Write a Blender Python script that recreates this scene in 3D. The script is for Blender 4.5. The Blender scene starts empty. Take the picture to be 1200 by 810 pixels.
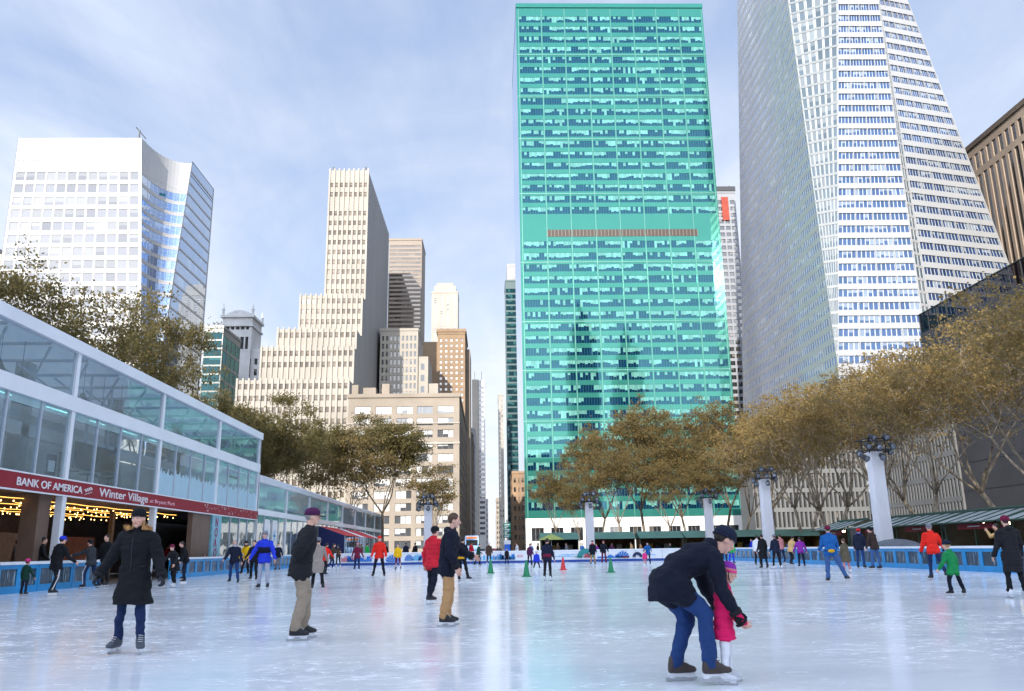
import bpy, math, random
import numpy as np
from mathutils import Vector, Matrix, noise as mnoise
random.seed(7); RNG = np.random.default_rng(7)
SC = bpy.context.scene
COL = SC.collection
R = math.radians

# ------------------------------------------------------------------ camera model
F_PX, CAM_H = 970.0, 1.2
YAW, PITCH, ROLL = R(1.5914), R(13.8189), R(-0.9)
def cam_basis():
    f = np.array([math.sin(YAW)*math.cos(PITCH), math.cos(YAW)*math.cos(PITCH), math.sin(PITCH)])
    r0 = np.array([math.cos(YAW), -math.sin(YAW), 0.0]); u0 = np.cross(r0, f)
    c, s = math.cos(ROLL), math.sin(ROLL)
    return f, c*r0+s*u0, -s*r0+c*u0
CB = cam_basis()
def ray(x, y): return CB[0]*F_PX + CB[1]*(x-600) + CB[2]*(405-y)
C0 = np.array([0, 0, CAM_H])
def ground(x, y, z=0.0):
    d = ray(x, y); return C0 + d*((z-CAM_H)/d[2])
def at_y(x, y, Y):
    d = ray(x, y); return C0 + d*(Y/d[1])
def at_x(x, y, X):
    d = ray(x, y); return C0 + d*(X/d[0])
def height_at(x, yt, g):
    d = ray(x, yt); return CAM_H + math.hypot(g[0], g[1])/math.hypot(d[0], d[1])*d[2]

cam_data = bpy.data.cameras.new('camera'); cam = bpy.data.objects.new('camera', cam_data); COL.objects.link(cam)
cam_data.sensor_width = 36; cam_data.lens = 36*F_PX/1200; cam_data.clip_end = 6000; cam_data.clip_start = 0.1
_f, _r, _u = CB
cam.matrix_world = Matrix(((_r[0], _u[0], -_f[0], 0), (_r[1], _u[1], -_f[1], 0), (_r[2], _u[2], -_f[2], CAM_H), (0, 0, 0, 1)))
SC.camera = cam

# ------------------------------------------------------------------ materials
def lin(c):
    return tuple((x/12.92 if x <= 0.04045 else ((x+0.055)/1.055)**2.4) for x in [v/255.0 for v in c])
def new_mat(name):
    m = bpy.data.materials.new(name); m.use_nodes = True
    nt = m.node_tree
    return m, nt, nt.nodes['Principled BSDF']
def N(nt, t, **kw):
    n = nt.nodes.new(t)
    for k, v in kw.items(): setattr(n, k, v)
    return n
def L(nt, a, b): nt.links.new(a, b)
def math_node(nt, op, a, b=None, c=None):
    n = N(nt, 'ShaderNodeMath', operation=op)
    for i, v in enumerate((a, b, c)):
        if v is None: continue
        if isinstance(v, (int, float)): n.inputs[i].default_value = v
        else: L(nt, v, n.inputs[i])
    return n.outputs[0]
def mix_col(nt, fac, a, b, blend='MIX'):
    n = N(nt, 'ShaderNodeMix', data_type='RGBA', blend_type=blend)
    if isinstance(fac, (int, float)): n.inputs[0].default_value = fac
    else: L(nt, fac, n.inputs[0])
    for s, v in ((6, a), (7, b)):
        if isinstance(v, tuple): n.inputs[s].default_value = (*v[:3], 1)
        else: L(nt, v, n.inputs[s])
    return n.outputs[2]
def ramp(nt, fac, lo, hi):
    n = N(nt, 'ShaderNodeMapRange'); n.inputs[1].default_value = lo; n.inputs[2].default_value = hi
    L(nt, fac, n.inputs[0]); return n.outputs[0]
def noise_tex(nt, scale, detail=4.0, vec=None, rough=0.55, dist=0.0):
    n = N(nt, 'ShaderNodeTexNoise'); n.inputs['Scale'].default_value = scale; n.inputs['Detail'].default_value = detail
    n.inputs['Roughness'].default_value = rough; n.inputs['Distortion'].default_value = dist
    if vec is not None: L(nt, vec, n.inputs['Vector'])
    return n.outputs['Fac']
_M = {}
def mat(name, col, rough=0.7, metal=0.0, var=0.18, scale=3.0, bump=0.0, bscale=20.0, spec=0.5, coat=0.0, stretch=None):
    """plain surface with mottled colour and optional fine relief"""
    if name in _M: return _M[name]
    m, nt, b = new_mat(name)
    tc = N(nt, 'ShaderNodeTexCoord'); vec = tc.outputs['Object']
    if stretch:
        mp = N(nt, 'ShaderNodeMapping'); mp.inputs['Scale'].default_value = stretch; L(nt, vec, mp.inputs[0]); vec = mp.outputs[0]
    if var > 0:
        f = noise_tex(nt, scale, 5.0, vec)
        lo = tuple(c*(1-var) for c in col); hi = tuple(min(1, c*(1+var)) for c in col)
        L(nt, mix_col(nt, ramp(nt, f, 0.3, 0.7), lo, hi), b.inputs['Base Color'])
    else: b.inputs['Base Color'].default_value = (*col, 1)
    b.inputs['Roughness'].default_value = rough; b.inputs['Metallic'].default_value = metal
    b.inputs['Specular IOR Level'].default_value = spec; b.inputs['Coat Weight'].default_value = coat
    if bump > 0:
        bn = N(nt, 'ShaderNodeBump'); bn.inputs['Strength'].default_value = bump; bn.inputs['Distance'].default_value = 0.02
        L(nt, noise_tex(nt, bscale, 6.0, vec), bn.inputs['Height']); L(nt, bn.outputs[0], b.inputs['Normal'])
    _M[name] = m; return m
def glow(name, col, strength):
    if name in _M: return _M[name]
    m, nt, b = new_mat(name)
    b.inputs['Base Color'].default_value = (*col, 1); b.inputs['Emission Color'].default_value = (*col, 1)
    b.inputs['Emission Strength'].default_value = strength
    _M[name] = m; return m
def facade_glass(name, dark, blind, p_blind=0.6, refl=0.15, tint=(1, 1, 1), full=0.35, rough=0.03, mull=0.06, mull_col=None, wobble=0.0, dmin=0.0, dmax=0.95):
    """window glass: every pane has its own roller blind drop (UV: one unit per pane); mirror-like coat"""
    if name in _M: return _M[name]
    m, nt, b = new_mat(name)
    uv = N(nt, 'ShaderNodeUVMap'); sep = N(nt, 'ShaderNodeSeparateXYZ'); L(nt, uv.outputs[0], sep.inputs[0])
    fu = math_node(nt, 'FLOOR', sep.outputs[0]); fv = math_node(nt, 'FLOOR', sep.outputs[1])
    cu = math_node(nt, 'FRACT', sep.outputs[0]); cv = math_node(nt, 'FRACT', sep.outputs[1])
    def wn(du, dv, k):
        cb = N(nt, 'ShaderNodeCombineXYZ')
        L(nt, math_node(nt, 'FLOOR', math_node(nt, 'MULTIPLY', fu, du)), cb.inputs[0]); L(nt, fv, cb.inputs[1]); cb.inputs[2].default_value = k
        w = N(nt, 'ShaderNodeTexWhiteNoise', noise_dimensions='3D'); L(nt, cb.outputs[0], w.inputs[0]); return w.outputs[0]
    a, grp, c0, c1 = wn(1, 0, 1.3), wn(0.25, 0, 7.7), wn(1, 0, 3.9), wn(0.3334, 0, 5.1)
    c = math_node(nt, 'ADD', math_node(nt, 'MULTIPLY', c0, 0.4), math_node(nt, 'MULTIPLY', c1, 0.6))
    has = math_node(nt, 'LESS_THAN', math_node(nt, 'ADD', math_node(nt, 'MULTIPLY', a, 0.45), math_node(nt, 'MULTIPLY', grp, 0.55)), p_blind)
    drop = math_node(nt, 'MAXIMUM', math_node(nt, 'ADD', dmin, math_node(nt, 'MULTIPLY', c, dmax-dmin)), math_node(nt, 'LESS_THAN', c, full))
    is_b = math_node(nt, 'MULTIPLY', has, math_node(nt, 'GREATER_THAN', math_node(nt, 'ADD', cv, drop), 1.0))
    shade = math_node(nt, 'ADD', 0.75, math_node(nt, 'MULTIPLY', a, 0.5))
    sh = N(nt, 'ShaderNodeCombineColor')
    for i in range(3): L(nt, shade, sh.inputs[i])
    base = mix_col(nt, is_b, tuple(dark), tuple(blind))
    base = mix_col(nt, 1.0, base, sh.outputs[0], 'MULTIPLY')
    if mull > 0:
        edge = math_node(nt, 'MAXIMUM', math_node(nt, 'LESS_THAN', cu, mull), math_node(nt, 'GREATER_THAN', cu, 1-mull))
        base = mix_col(nt, edge, base, tuple(mull_col or tuple(x*0.7 for x in blind)))
    L(nt, base, b.inputs['Base Color']); b.inputs['Roughness'].default_value = 0.6; b.inputs['Specular IOR Level'].default_value = 0.0
    g = N(nt, 'ShaderNodeBsdfGlossy'); g.inputs['Color'].default_value = (*tint, 1); g.inputs['Roughness'].default_value = rough
    # each pane sits at a very slightly different angle
    geo = N(nt, 'ShaderNodeNewGeometry'); vm = N(nt, 'ShaderNodeVectorMath', operation='MULTIPLY_ADD')
    cmb = N(nt, 'ShaderNodeCombineXYZ')
    for i, s in enumerate((a, c, grp)): L(nt, math_node(nt, 'SUBTRACT', s, 0.5), cmb.inputs[i])
    L(nt, cmb.outputs[0], vm.inputs[0]); vm.inputs[1].default_value = (wobble, wobble, wobble); L(nt, geo.outputs['Normal'], vm.inputs[2])
    nn = N(nt, 'ShaderNodeVectorMath', operation='NORMALIZE'); L(nt, vm.outputs[0], nn.inputs[0]); L(nt, nn.outputs[0], g.inputs['Normal'])
    lw = N(nt, 'ShaderNodeFresnel'); lw.inputs[0].default_value = 1.5
    fac = math_node(nt, 'MINIMUM', math_node(nt, 'ADD', lw.outputs[0], refl), 1.0)
    mx = N(nt, 'ShaderNodeMixShader'); L(nt, fac, mx.inputs[0]); L(nt, b.outputs[0], mx.inputs[1]); L(nt, g.outputs[0], mx.inputs[2])
    L(nt, mx.outputs[0], nt.nodes['Material Output'].inputs[0])
    _M[name] = m; return m
def clear_glass(name, tint=(0.82, 0.93, 0.93), refl=0.10, pale_mix=0.0, gl=(0.9, 0.97, 1)):
    if name in _M: return _M[name]
    m, nt, b = new_mat(name)
    tr = N(nt, 'ShaderNodeBsdfTransparent'); tr.inputs[0].default_value = (*tint, 1)
    g = N(nt, 'ShaderNodeBsdfGlossy'); g.inputs['Roughness'].default_value = 0.02; g.inputs[0].default_value = (*gl, 1)
    tc = N(nt, 'ShaderNodeTexCoord'); bn = N(nt, 'ShaderNodeBump'); bn.inputs['Strength'].default_value = 0.12; bn.inputs['Distance'].default_value = 0.05
    L(nt, noise_tex(nt, 0.7, 2.0, tc.outputs['Object']), bn.inputs['Height']); L(nt, bn.outputs[0], g.inputs['Normal'])
    lw = N(nt, 'ShaderNodeLayerWeight'); lw.inputs[0].default_value = 0.5
    fac = math_node(nt, 'MINIMUM', math_node(nt, 'ADD', math_node(nt, 'MULTIPLY', math_node(nt, 'POWER', lw.outputs['Facing'], 5.0), 0.9), 0.035+refl), 1.0)
    mx = N(nt, 'ShaderNodeMixShader'); L(nt, fac, mx.inputs[0]); L(nt, tr.outputs[0], mx.inputs[1]); L(nt, g.outputs[0], mx.inputs[2])
    out = mx.outputs[0]
    if pale_mix > 0:
        d = N(nt, 'ShaderNodeBsdfDiffuse'); d.inputs[0].default_value = (0.62, 0.78, 0.82, 1)  # pale blue diffuse mixed unevenly over the pane
        m2 = N(nt, 'ShaderNodeMixShader'); L(nt, math_node(nt, 'MULTIPLY', noise_tex(nt, 0.5, 4.0, tc.outputs['Object']), pale_mix*2), m2.inputs[0])
        L(nt, out, m2.inputs[1]); L(nt, d.outputs[0], m2.inputs[2]); out = m2.outputs[0]
    L(nt, out, nt.nodes['Material Output'].inputs[0])
    _M[name] = m; return m

# ------------------------------------------------------------------ mesh builder
class MB:
    def __init__(s): s.v = []; s.f = []; s.uv = []; s.has_uv = False
    def add(s, verts, faces, uvs=None):
        o = len(s.v); s.v.extend([tuple(p) for p in verts])
        for i, f in enumerate(faces):
            s.f.append(tuple(o+k for k in f))
            s.uv.append(uvs[i] if uvs else None)
        if uvs: s.has_uv = True
        return s
    def quad(s, a, b, c, d, uv=None): return s.add([a, b, c, d], [(0, 1, 2, 3)], [uv] if uv else None)
    def box(s, lo, hi, rz=0.0, piv=None):
        x0, y0, z0 = lo; x1, y1, z1 = hi
        vs = [(x0, y0, z0), (x1, y0, z0), (x1, y1, z0), (x0, y1, z0), (x0, y0, z1), (x1, y0, z1), (x1, y1, z1), (x0, y1, z1)]
        if rz:
            px, py = piv if piv else ((x0+x1)/2, (y0+y1)/2); c, q = math.cos(rz), math.sin(rz)
            vs = [(px+(x-px)*c-(y-py)*q, py+(x-px)*q+(y-py)*c, z) for x, y, z in vs]
        return s.add(vs, [(0, 3, 2, 1), (4, 5, 6, 7), (0, 1, 5, 4), (1, 2, 6, 5), (2, 3, 7, 6), (3, 0, 4, 7)])
    def rings(s, rs, cap=True):
        n = len(rs[0]); o = len(s.v); fs = []
        for r in rs: s.v.extend([tuple(p) for p in r])
        for k in range(len(rs)-1):
            for i in range(n):
                j = (i+1) % n; fs.append((o+k*n+i, o+k*n+j, o+(k+1)*n+j, o+(k+1)*n+i))
        if cap: fs.append(tuple(o+i for i in reversed(range(n)))); fs.append(tuple(o+(len(rs)-1)*n+i for i in range(n)))
        s.f.extend(fs); s.uv.extend([None]*len(fs)); return s
    def tube(s, pts, rad, n=8, cap=True):
        pts = [Vector(p) for p in pts]
        if isinstance(rad, (int, float)): rad = [rad]*len(pts)
        rs = []; ref = None
        for i, p in enumerate(pts):
            t = (pts[min(i+1, len(pts)-1)]-pts[max(i-1, 0)]).normalized()
            if ref is None: ref = Vector((0, 0, 1)) if abs(t.z) < 0.9 else Vector((1, 0, 0))
            a = (ref-t*ref.dot(t)).normalized(); b = t.cross(a); ref = a
            rs.append([p+(a*math.cos(6.28318*k/n)+b*math.sin(6.28318*k/n))*rad[i] for k in range(n)])
        return s.rings(rs, cap)
    def capsule(s, p, q, r1, r2, n=10):
        p, q = Vector(p), Vector(q); t = (q-p)
        t = t.normalized() if t.length > 1e-6 else Vector((0, 0, 1))
        pts = [p-t*r1*0.98, p-t*r1*0.7, p, q, q+t*r2*0.7, q+t*r2*0.98]
        return s.tube(pts, [r1*0.2, r1*0.71, r1, r2, r2*0.71, r2*0.2], n)
    def ell(s, c, r, M=None, nu=14, nv=9):
        c = Vector(c); rs = []
        for k in range(nv+1):
            ph = math.pi*(k+0.12)/(nv+0.24); ring = []
            for i in range(nu):
                th = 6.28318*i/nu
                p = Vector((r[0]*math.sin(ph)*math.cos(th), r[1]*math.sin(ph)*math.sin(th), -r[2]*math.cos(ph)))
                ring.append(c+(M @ p if M else p))
            rs.append(ring)
        return s.rings(rs)
    def lathe(s, prof, c=(0, 0, 0), n=16):
        return s.rings([[(c[0]+r*math.cos(6.28318*i/n), c[1]+r*math.sin(6.28318*i/n), c[2]+z) for i in range(n)] for r, z in prof])
    def mesh(s, name, off=(0, 0, 0), smooth=False):
        me = bpy.data.meshes.new(name)
        v = np.array(s.v, dtype=float).reshape(-1, 3)-np.array(off)
        me.from_pydata(v.tolist(), [], s.f)
        if s.has_uv:
            ul = me.uv_layers.new(name='UVMap'); k = 0; flat = np.zeros(len(me.loops)*2)
            for f, u in zip(s.f, s.uv):
                if u:
                    for j, (a, b) in enumerate(u): flat[2*(k+j)] = a; flat[2*(k+j)+1] = b
                k += len(f)
            ul.data.foreach_set('uv', flat)
        if smooth: me.polygons.foreach_set('use_smooth', [True]*len(me.polygons))
        me.update(); return me
    def build(s, name, m, parent=None, smooth=False, local=False):
        off = (0, 0, 0) if (local or parent is None) else tuple(world_loc(parent))
        return link(name, s.mesh(name, off, smooth), m, parent)
def world_loc(o):
    p = Vector((0, 0, 0))
    while o is not None: p += Vector(o.location); o = o.parent
    return p
def link(name, me, m, parent=None):
    o = bpy.data.objects.new(name, me); COL.objects.link(o)
    if m is not None and not me.materials: me.materials.append(m)
    if parent is not None: o.parent = parent
    return o
def tag(o, label, cat, group=None):
    o['label'] = label; o['category'] = cat
    if group: o['group'] = group
    return o
def thing(name, label, cat, loc=(0, 0, 0), group=None):
    o = bpy.data.objects.new(name, None); COL.objects.link(o); o.location = loc; o.empty_display_size = 0.3
    return tag(o, label, cat, group)
def copy_tree(o, parent=None):
    c = o.copy(); COL.objects.link(c); c.parent = parent
    for ch in o.children: copy_tree(ch, c)
    return c
def text(name, body, p, xdir, up, size, m, parent, bold=0.0, extrude=0.01, fit=None, align='LEFT'):
    cu = bpy.data.curves.new(name, 'FONT'); cu.body = body; cu.size = size; cu.extrude = extrude; cu.offset = bold; cu.align_x = align
    o = bpy.data.objects.new(name, cu); COL.objects.link(o); cu.materials.append(m)
    x, y = Vector(xdir).normalized(), Vector(up).normalized(); z = x.cross(y)
    sx = 1.0
    if fit:
        bpy.context.view_layer.update(); sx = fit/max(o.dimensions.x, 1e-3)
    pl = Vector(p)-(world_loc(parent) if parent else Vector((0, 0, 0)))
    me = bpy.data.meshes.new_from_object(o.evaluated_get(bpy.context.evaluated_depsgraph_get()))
    bpy.data.objects.remove(o); bpy.data.curves.remove(cu); me.name = name
    me.transform(Matrix(((x.x*sx, y.x, z.x, pl.x), (x.y*sx, y.y, z.y, pl.y), (x.z*sx, y.z, z.z, pl.z), (0, 0, 0, 1))))
    if not me.materials: me.materials.append(m)
    o = bpy.data.objects.new(name, me); COL.objects.link(o); o.parent = parent
    return o
# ------------------------------------------------------------------ people
def fabric(name, rgb, var=0.12, rough=0.85, bump=0.35, bscale=60, spec=0.25):
    return mat('cloth_'+name, lin(rgb), rough, 0, var, 6.0, bump, bscale, spec)
FAB = {k: fabric(k, v) for k, v in dict(
    black=(22, 23, 28), soft_black=(30, 30, 34), navy=(24, 31, 52), deep_navy=(17, 22, 38), charcoal=(52, 55, 60), grey=(118, 120, 128), pale_grey=(168, 172, 186),
    jeans=(34, 62, 112), dark_jeans=(28, 44, 80), mid_jeans=(62, 92, 140), royal=(40, 62, 200), teal_blue=(28, 92, 158), khaki=(148, 134, 116), tan=(176, 136, 92),
    red=(226, 42, 30), crimson=(196, 34, 50), maroon=(110, 26, 56), green=(26, 132, 72), bright_green=(36, 176, 80), yellow=(236, 186, 24), amber=(214, 160, 30), beige=(150, 138, 130),
    camel=(204, 166, 112), brown=(74, 58, 46), dark_brown=(56, 44, 40), olive=(92, 84, 66), purple=(132, 44, 150), pink=(226, 60, 130), magenta=(214, 26, 92), white=(225, 226, 230),
    forest=(22, 62, 50), sky=(72, 126, 190), plum=(78, 34, 74), rose=(200, 130, 130)).items()}
SKIN = [mat('skin_fair', lin((222, 172, 150)), 0.5, 0, 0.08, 8, 0.1, 90, 0.4), mat('skin_tan', lin((190, 138, 108)), 0.5, 0, 0.08, 8, 0.1, 90, 0.4), mat('skin_deep', lin((120, 80, 58)), 0.5, 0, 0.08, 8, 0.1, 90, 0.4)]
HAIR = {k: mat('hair_'+k, lin(v), 0.55, 0, 0.3, 30, 0.8, 120, stretch=(1, 1, 0.15)) for k, v in dict(dark=(40, 30, 26), brown=(84, 58, 40), blond=(186, 144, 92), grey=(150, 146, 142)).items()}
BOOT = {k: mat('boot_'+k, lin(v), 0.55, 0, 0.15, 9, 0.2, 50) for k, v in dict(black=(26, 26, 30), white=(214, 216, 222), grey=(70, 76, 86), blue=(46, 70, 120), brown=(62, 50, 46)).items()}
STEEL = mat('blade_steel', (0.6, 0.62, 0.65), 0.3, 1.0, 0.05)
PLASTIC_W = mat('white_plastic', (0.72, 0.73, 0.76), 0.45, 0, 0.06)
EYE_W = mat('eye_white', (0.75, 0.73, 0.7), 0.25, 0, 0.02); IRIS = mat('iris', (0.03, 0.02, 0.015), 0.15, 0, 0.1)
LIP = mat('lip', lin((176, 104, 98)), 0.45, 0, 0.1); FUR = mat('fur_trim', lin((186, 140, 88)), 0.9, 0, 0.45, 25); LACE = mat('laces', (0.7, 0.7, 0.7), 0.8, 0, 0.1)

def fuse(mb, voxel, smooth_it=3, wrinkle=0.0, quilt=0.0, seed=0):
    """one continuous surface from overlapping closed shapes"""
    me = mb.mesh('form'); o = bpy.data.objects.new('form', me); COL.objects.link(o)
    md = o.modifiers.new('r', 'REMESH'); md.mode = 'VOXEL'; md.voxel_size = voxel
    if smooth_it: sm = o.modifiers.new('s', 'SMOOTH'); sm.iterations = smooth_it; sm.factor = 0.5
    dg = bpy.context.evaluated_depsgraph_get(); res = bpy.data.meshes.new_from_object(o.evaluated_get(dg))
    bpy.data.objects.remove(o); bpy.data.meshes.remove(me)
    nv = len(res.vertices)
    if (wrinkle or quilt) and nv:
        co = np.zeros(nv*3); res.vertices.foreach_get('co', co); co = co.reshape(-1, 3)
        nr = np.zeros(nv*3); res.vertex_normals.foreach_get('vector', nr); nr = nr.reshape(-1, 3)
        d = np.zeros(nv)
        if wrinkle:
            for i, p in enumerate(co):
                q = Vector((p[0]*5+seed, p[1]*5, p[2]*9))
                d[i] = wrinkle*(mnoise.noise(q)*1.0+0.5*mnoise.noise(q*2.3)-0.6*abs(mnoise.noise(q*1.4+Vector((3, 1, 7)))))
        if quilt: d += 0.010*np.abs(np.sin(co[:, 2]*math.pi/quilt))-0.006
        co = co+nr*d[:, None]; res.vertices.foreach_set('co', co.ravel()); res.update()
    res.polygons.foreach_set('use_smooth', [True]*len(res.polygons))
    return res
def rot_x(a): return Matrix.Rotation(a, 3, 'X')
def rot_z(a): return Matrix.Rotation(a, 3, 'Z')

def skeleton(h, po, child):
    """joint positions of a figure that faces +Y, from the pose angles (degrees)"""
    s = h/1.78; g = po.get; J = {}
    leg = 0.86 if child else 1.0; tor = 1.08 if child else 1.0
    hip_z = 0.0
    lean, twist = R(g('lean', 3)), R(g('twist', 0))
    th, sh = 0.42*s*leg, 0.41*s*leg
    J['hipw'] = 0.095*s
    for sd, k in ((-1, 'l'), (1, 'r')):
        a, b, kn = R(g('hip_'+k, 0)), R(g('abd_'+k, 4)), R(g('knee_'+k, 6)); toe = R(g('toe_'+k, 8))*sd
        hp = Vector((sd*J['hipw'], 0, hip_z)); sb = sd*math.sin(b)
        kv = Vector((sb, math.sin(a)*math.cos(b), -math.cos(a)*math.cos(b))); kp = hp+kv*th
        av = Vector((sb, math.sin(a-kn)*math.cos(b), -math.cos(a-kn)*math.cos(b))); ap = kp+av*sh
        fd = Vector((math.sin(toe), math.cos(toe), math.sin(R(g('footpitch_'+k, 0))))).normalized()
        J['hip'+k], J['knee'+k], J['ankle'+k], J['fdir'+k] = hp, kp, ap, fd
    sole = 0.16*s
    low = min(J['anklel'].z, J['ankler'].z)-sole
    up = -low
    for k in list(J):
        if isinstance(J[k], Vector) and not k.startswith('fdir'): J[k] = J[k]+Vector((0, 0, up))
    pel = Vector((0, 0, up))
    J['pelvis'] = pel; J['sole'] = sole
    pts = []; p = pel-Vector((0, 0, 0.06*s)); z = 0
    for dz, f in ((0.0, 0), (0.08, 0.3), (0.14, 0.6), (0.18, 0.85), (0.13, 1.0), (0.065, 1.0)):
        a = lean*f; p = p+Vector((0, math.sin(a), math.cos(a)))*dz*s*tor; pts.append((p.copy(), a))
    J['spine'] = pts
    sp, sa = pts[4]; M = Matrix.Rotation(twist, 3, 'Z') @ rot_x(-lean)
    J['M'] = M; J['sa'] = sa
    for sd, k in ((-1, 'l'), (1, 'r')):
        S = sp+M @ Vector((sd*0.175*s, 0, -0.015*s))
        f, b, e, inn = R(g('sh_'+k, 5)), R(g('out_'+k, 10)), R(g('el_'+k, 12)), R(g('in_'+k, 0))
        u = Vector((sd*math.sin(b), math.sin(f)*math.cos(b), -math.cos(f)*math.cos(b)))
        E = S+u*0.29*s
        b2 = b*0.8-inn
        w = Vector((sd*math.sin(b2), math.sin(f+e)*math.cos(b2), -math.cos(f+e)*math.cos(b2)))
        W = E+w*0.25*s
        J['sho'+k], J['elb'+k], J['wri'+k], J['hdir'+k] = S, E, W, w
    nk = pts[5][0]; ha = R(g('head', 0))-sa*g('headkeep', 0.5); hy = R(-g('look', 0))
    J['neck'] = nk
    HM = Matrix.Rotation(hy, 3, 'Z') @ rot_x(ha)
    J['HM'] = HM; hs = s*(1.32 if child else 1.0); J['hs'] = hs
    nd = (rot_x(-sa*0.7) @ Vector((0, 0.02, 1))).normalized()
    J['head'] = nk+nd*0.075*s+HM @ Vector((0, 0.02*hs, 0.105*hs))
    return J, s

def torso_rings(J, s, dx, dy, widths, n=20, hem=None, hemw=1.0):
    rs = []
    base = J['spine']
    def ring(c, a, w, d):
        M = Matrix.Rotation(0, 3, 'Z') @ rot_x(-a)
        return [c+M @ Vector((math.copysign(abs(math.cos(t))**0.85, math.cos(t))*w, math.copysign(abs(math.sin(t))**0.85, math.sin(t))*d, 0)) for t in [6.28318*i/n for i in range(n)]]
    if hem:
        for k in (1.0, 0.5):
            rs.append(ring(base[0][0]-Vector((0, 0.0, hem*k*s)), base[0][1], (0.172*s+dx)*(1+(hemw-1)*k), (0.125*s+dy)*(1+(hemw-1)*k)))
    for (c, a), (w, d) in zip(base, widths): rs.append(ring(c, a, w*s+dx, d*s+dy))
    return rs
TORSO = [(0.165, 0.115), (0.160, 0.110), (0.142, 0.100), (0.168, 0.112), (0.160, 0.090), (0.062, 0.060)]

def hand_mesh(mb, W, d, sd, s, curl=35, fat=1.0, n=6, up=None):
    """palm, four unequal bent fingers and a thumb from the side of the palm"""
    d = d.normalized(); side = Vector((0, 1, 0))-d*d.y
    if side.length < 0.2: side = Vector((1, 0, 0))-d*d.x
    side.normalize()                       # thumb side points forward
    nrm = d.cross(side)*(sd)               # back of the hand faces out
    if up is not None: nrm = up
    c, w = 0.085*s, 0.040*s*fat
    rs = []
    for t, ww, hh in ((0, 0.024, 0.020), (0.3, 0.036, 0.019), (0.8, 0.041, 0.016), (1.0, 0.038, 0.012)):
        o = W+d*(c*t); rs.append([o+side*(math.cos(a)*ww*s*fat)+nrm*(math.sin(a)*hh*s*fat) for a in [6.28318*i/10 for i in range(10)]])
    mb.rings(rs)
    inn = -nrm
    for i, ln in enumerate((0.068, 0.078, 0.072, 0.056)):
        o = W+d*c*0.94+side*((1.5-i)*0.019*s*fat); p = o; a = R(curl*(0.45+0.08*i))
        for k, (fr, r) in enumerate(((0.45, 0.0092), (0.32, 0.0083), (0.23, 0.0074))):
            v = (d*math.cos(a)+inn*math.sin(a)); q = p+v*ln*fr*s*1.05
            mb.capsule(p, q, r*s*fat, r*s*fat*0.92, n); p = q; a += R(curl*0.75)
    p = W+d*c*0.25+side*0.030*s*fat
    for ln, r, ang in ((0.042, 0.0125, 42), (0.032, 0.0105, 22)):
        v = (d*math.cos(R(ang))+side*math.sin(R(ang))+inn*0.35).normalized(); q = p+v*ln*s; mb.capsule(p, q, r*s*fat, r*s*fat*0.9, n); p = q

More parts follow.
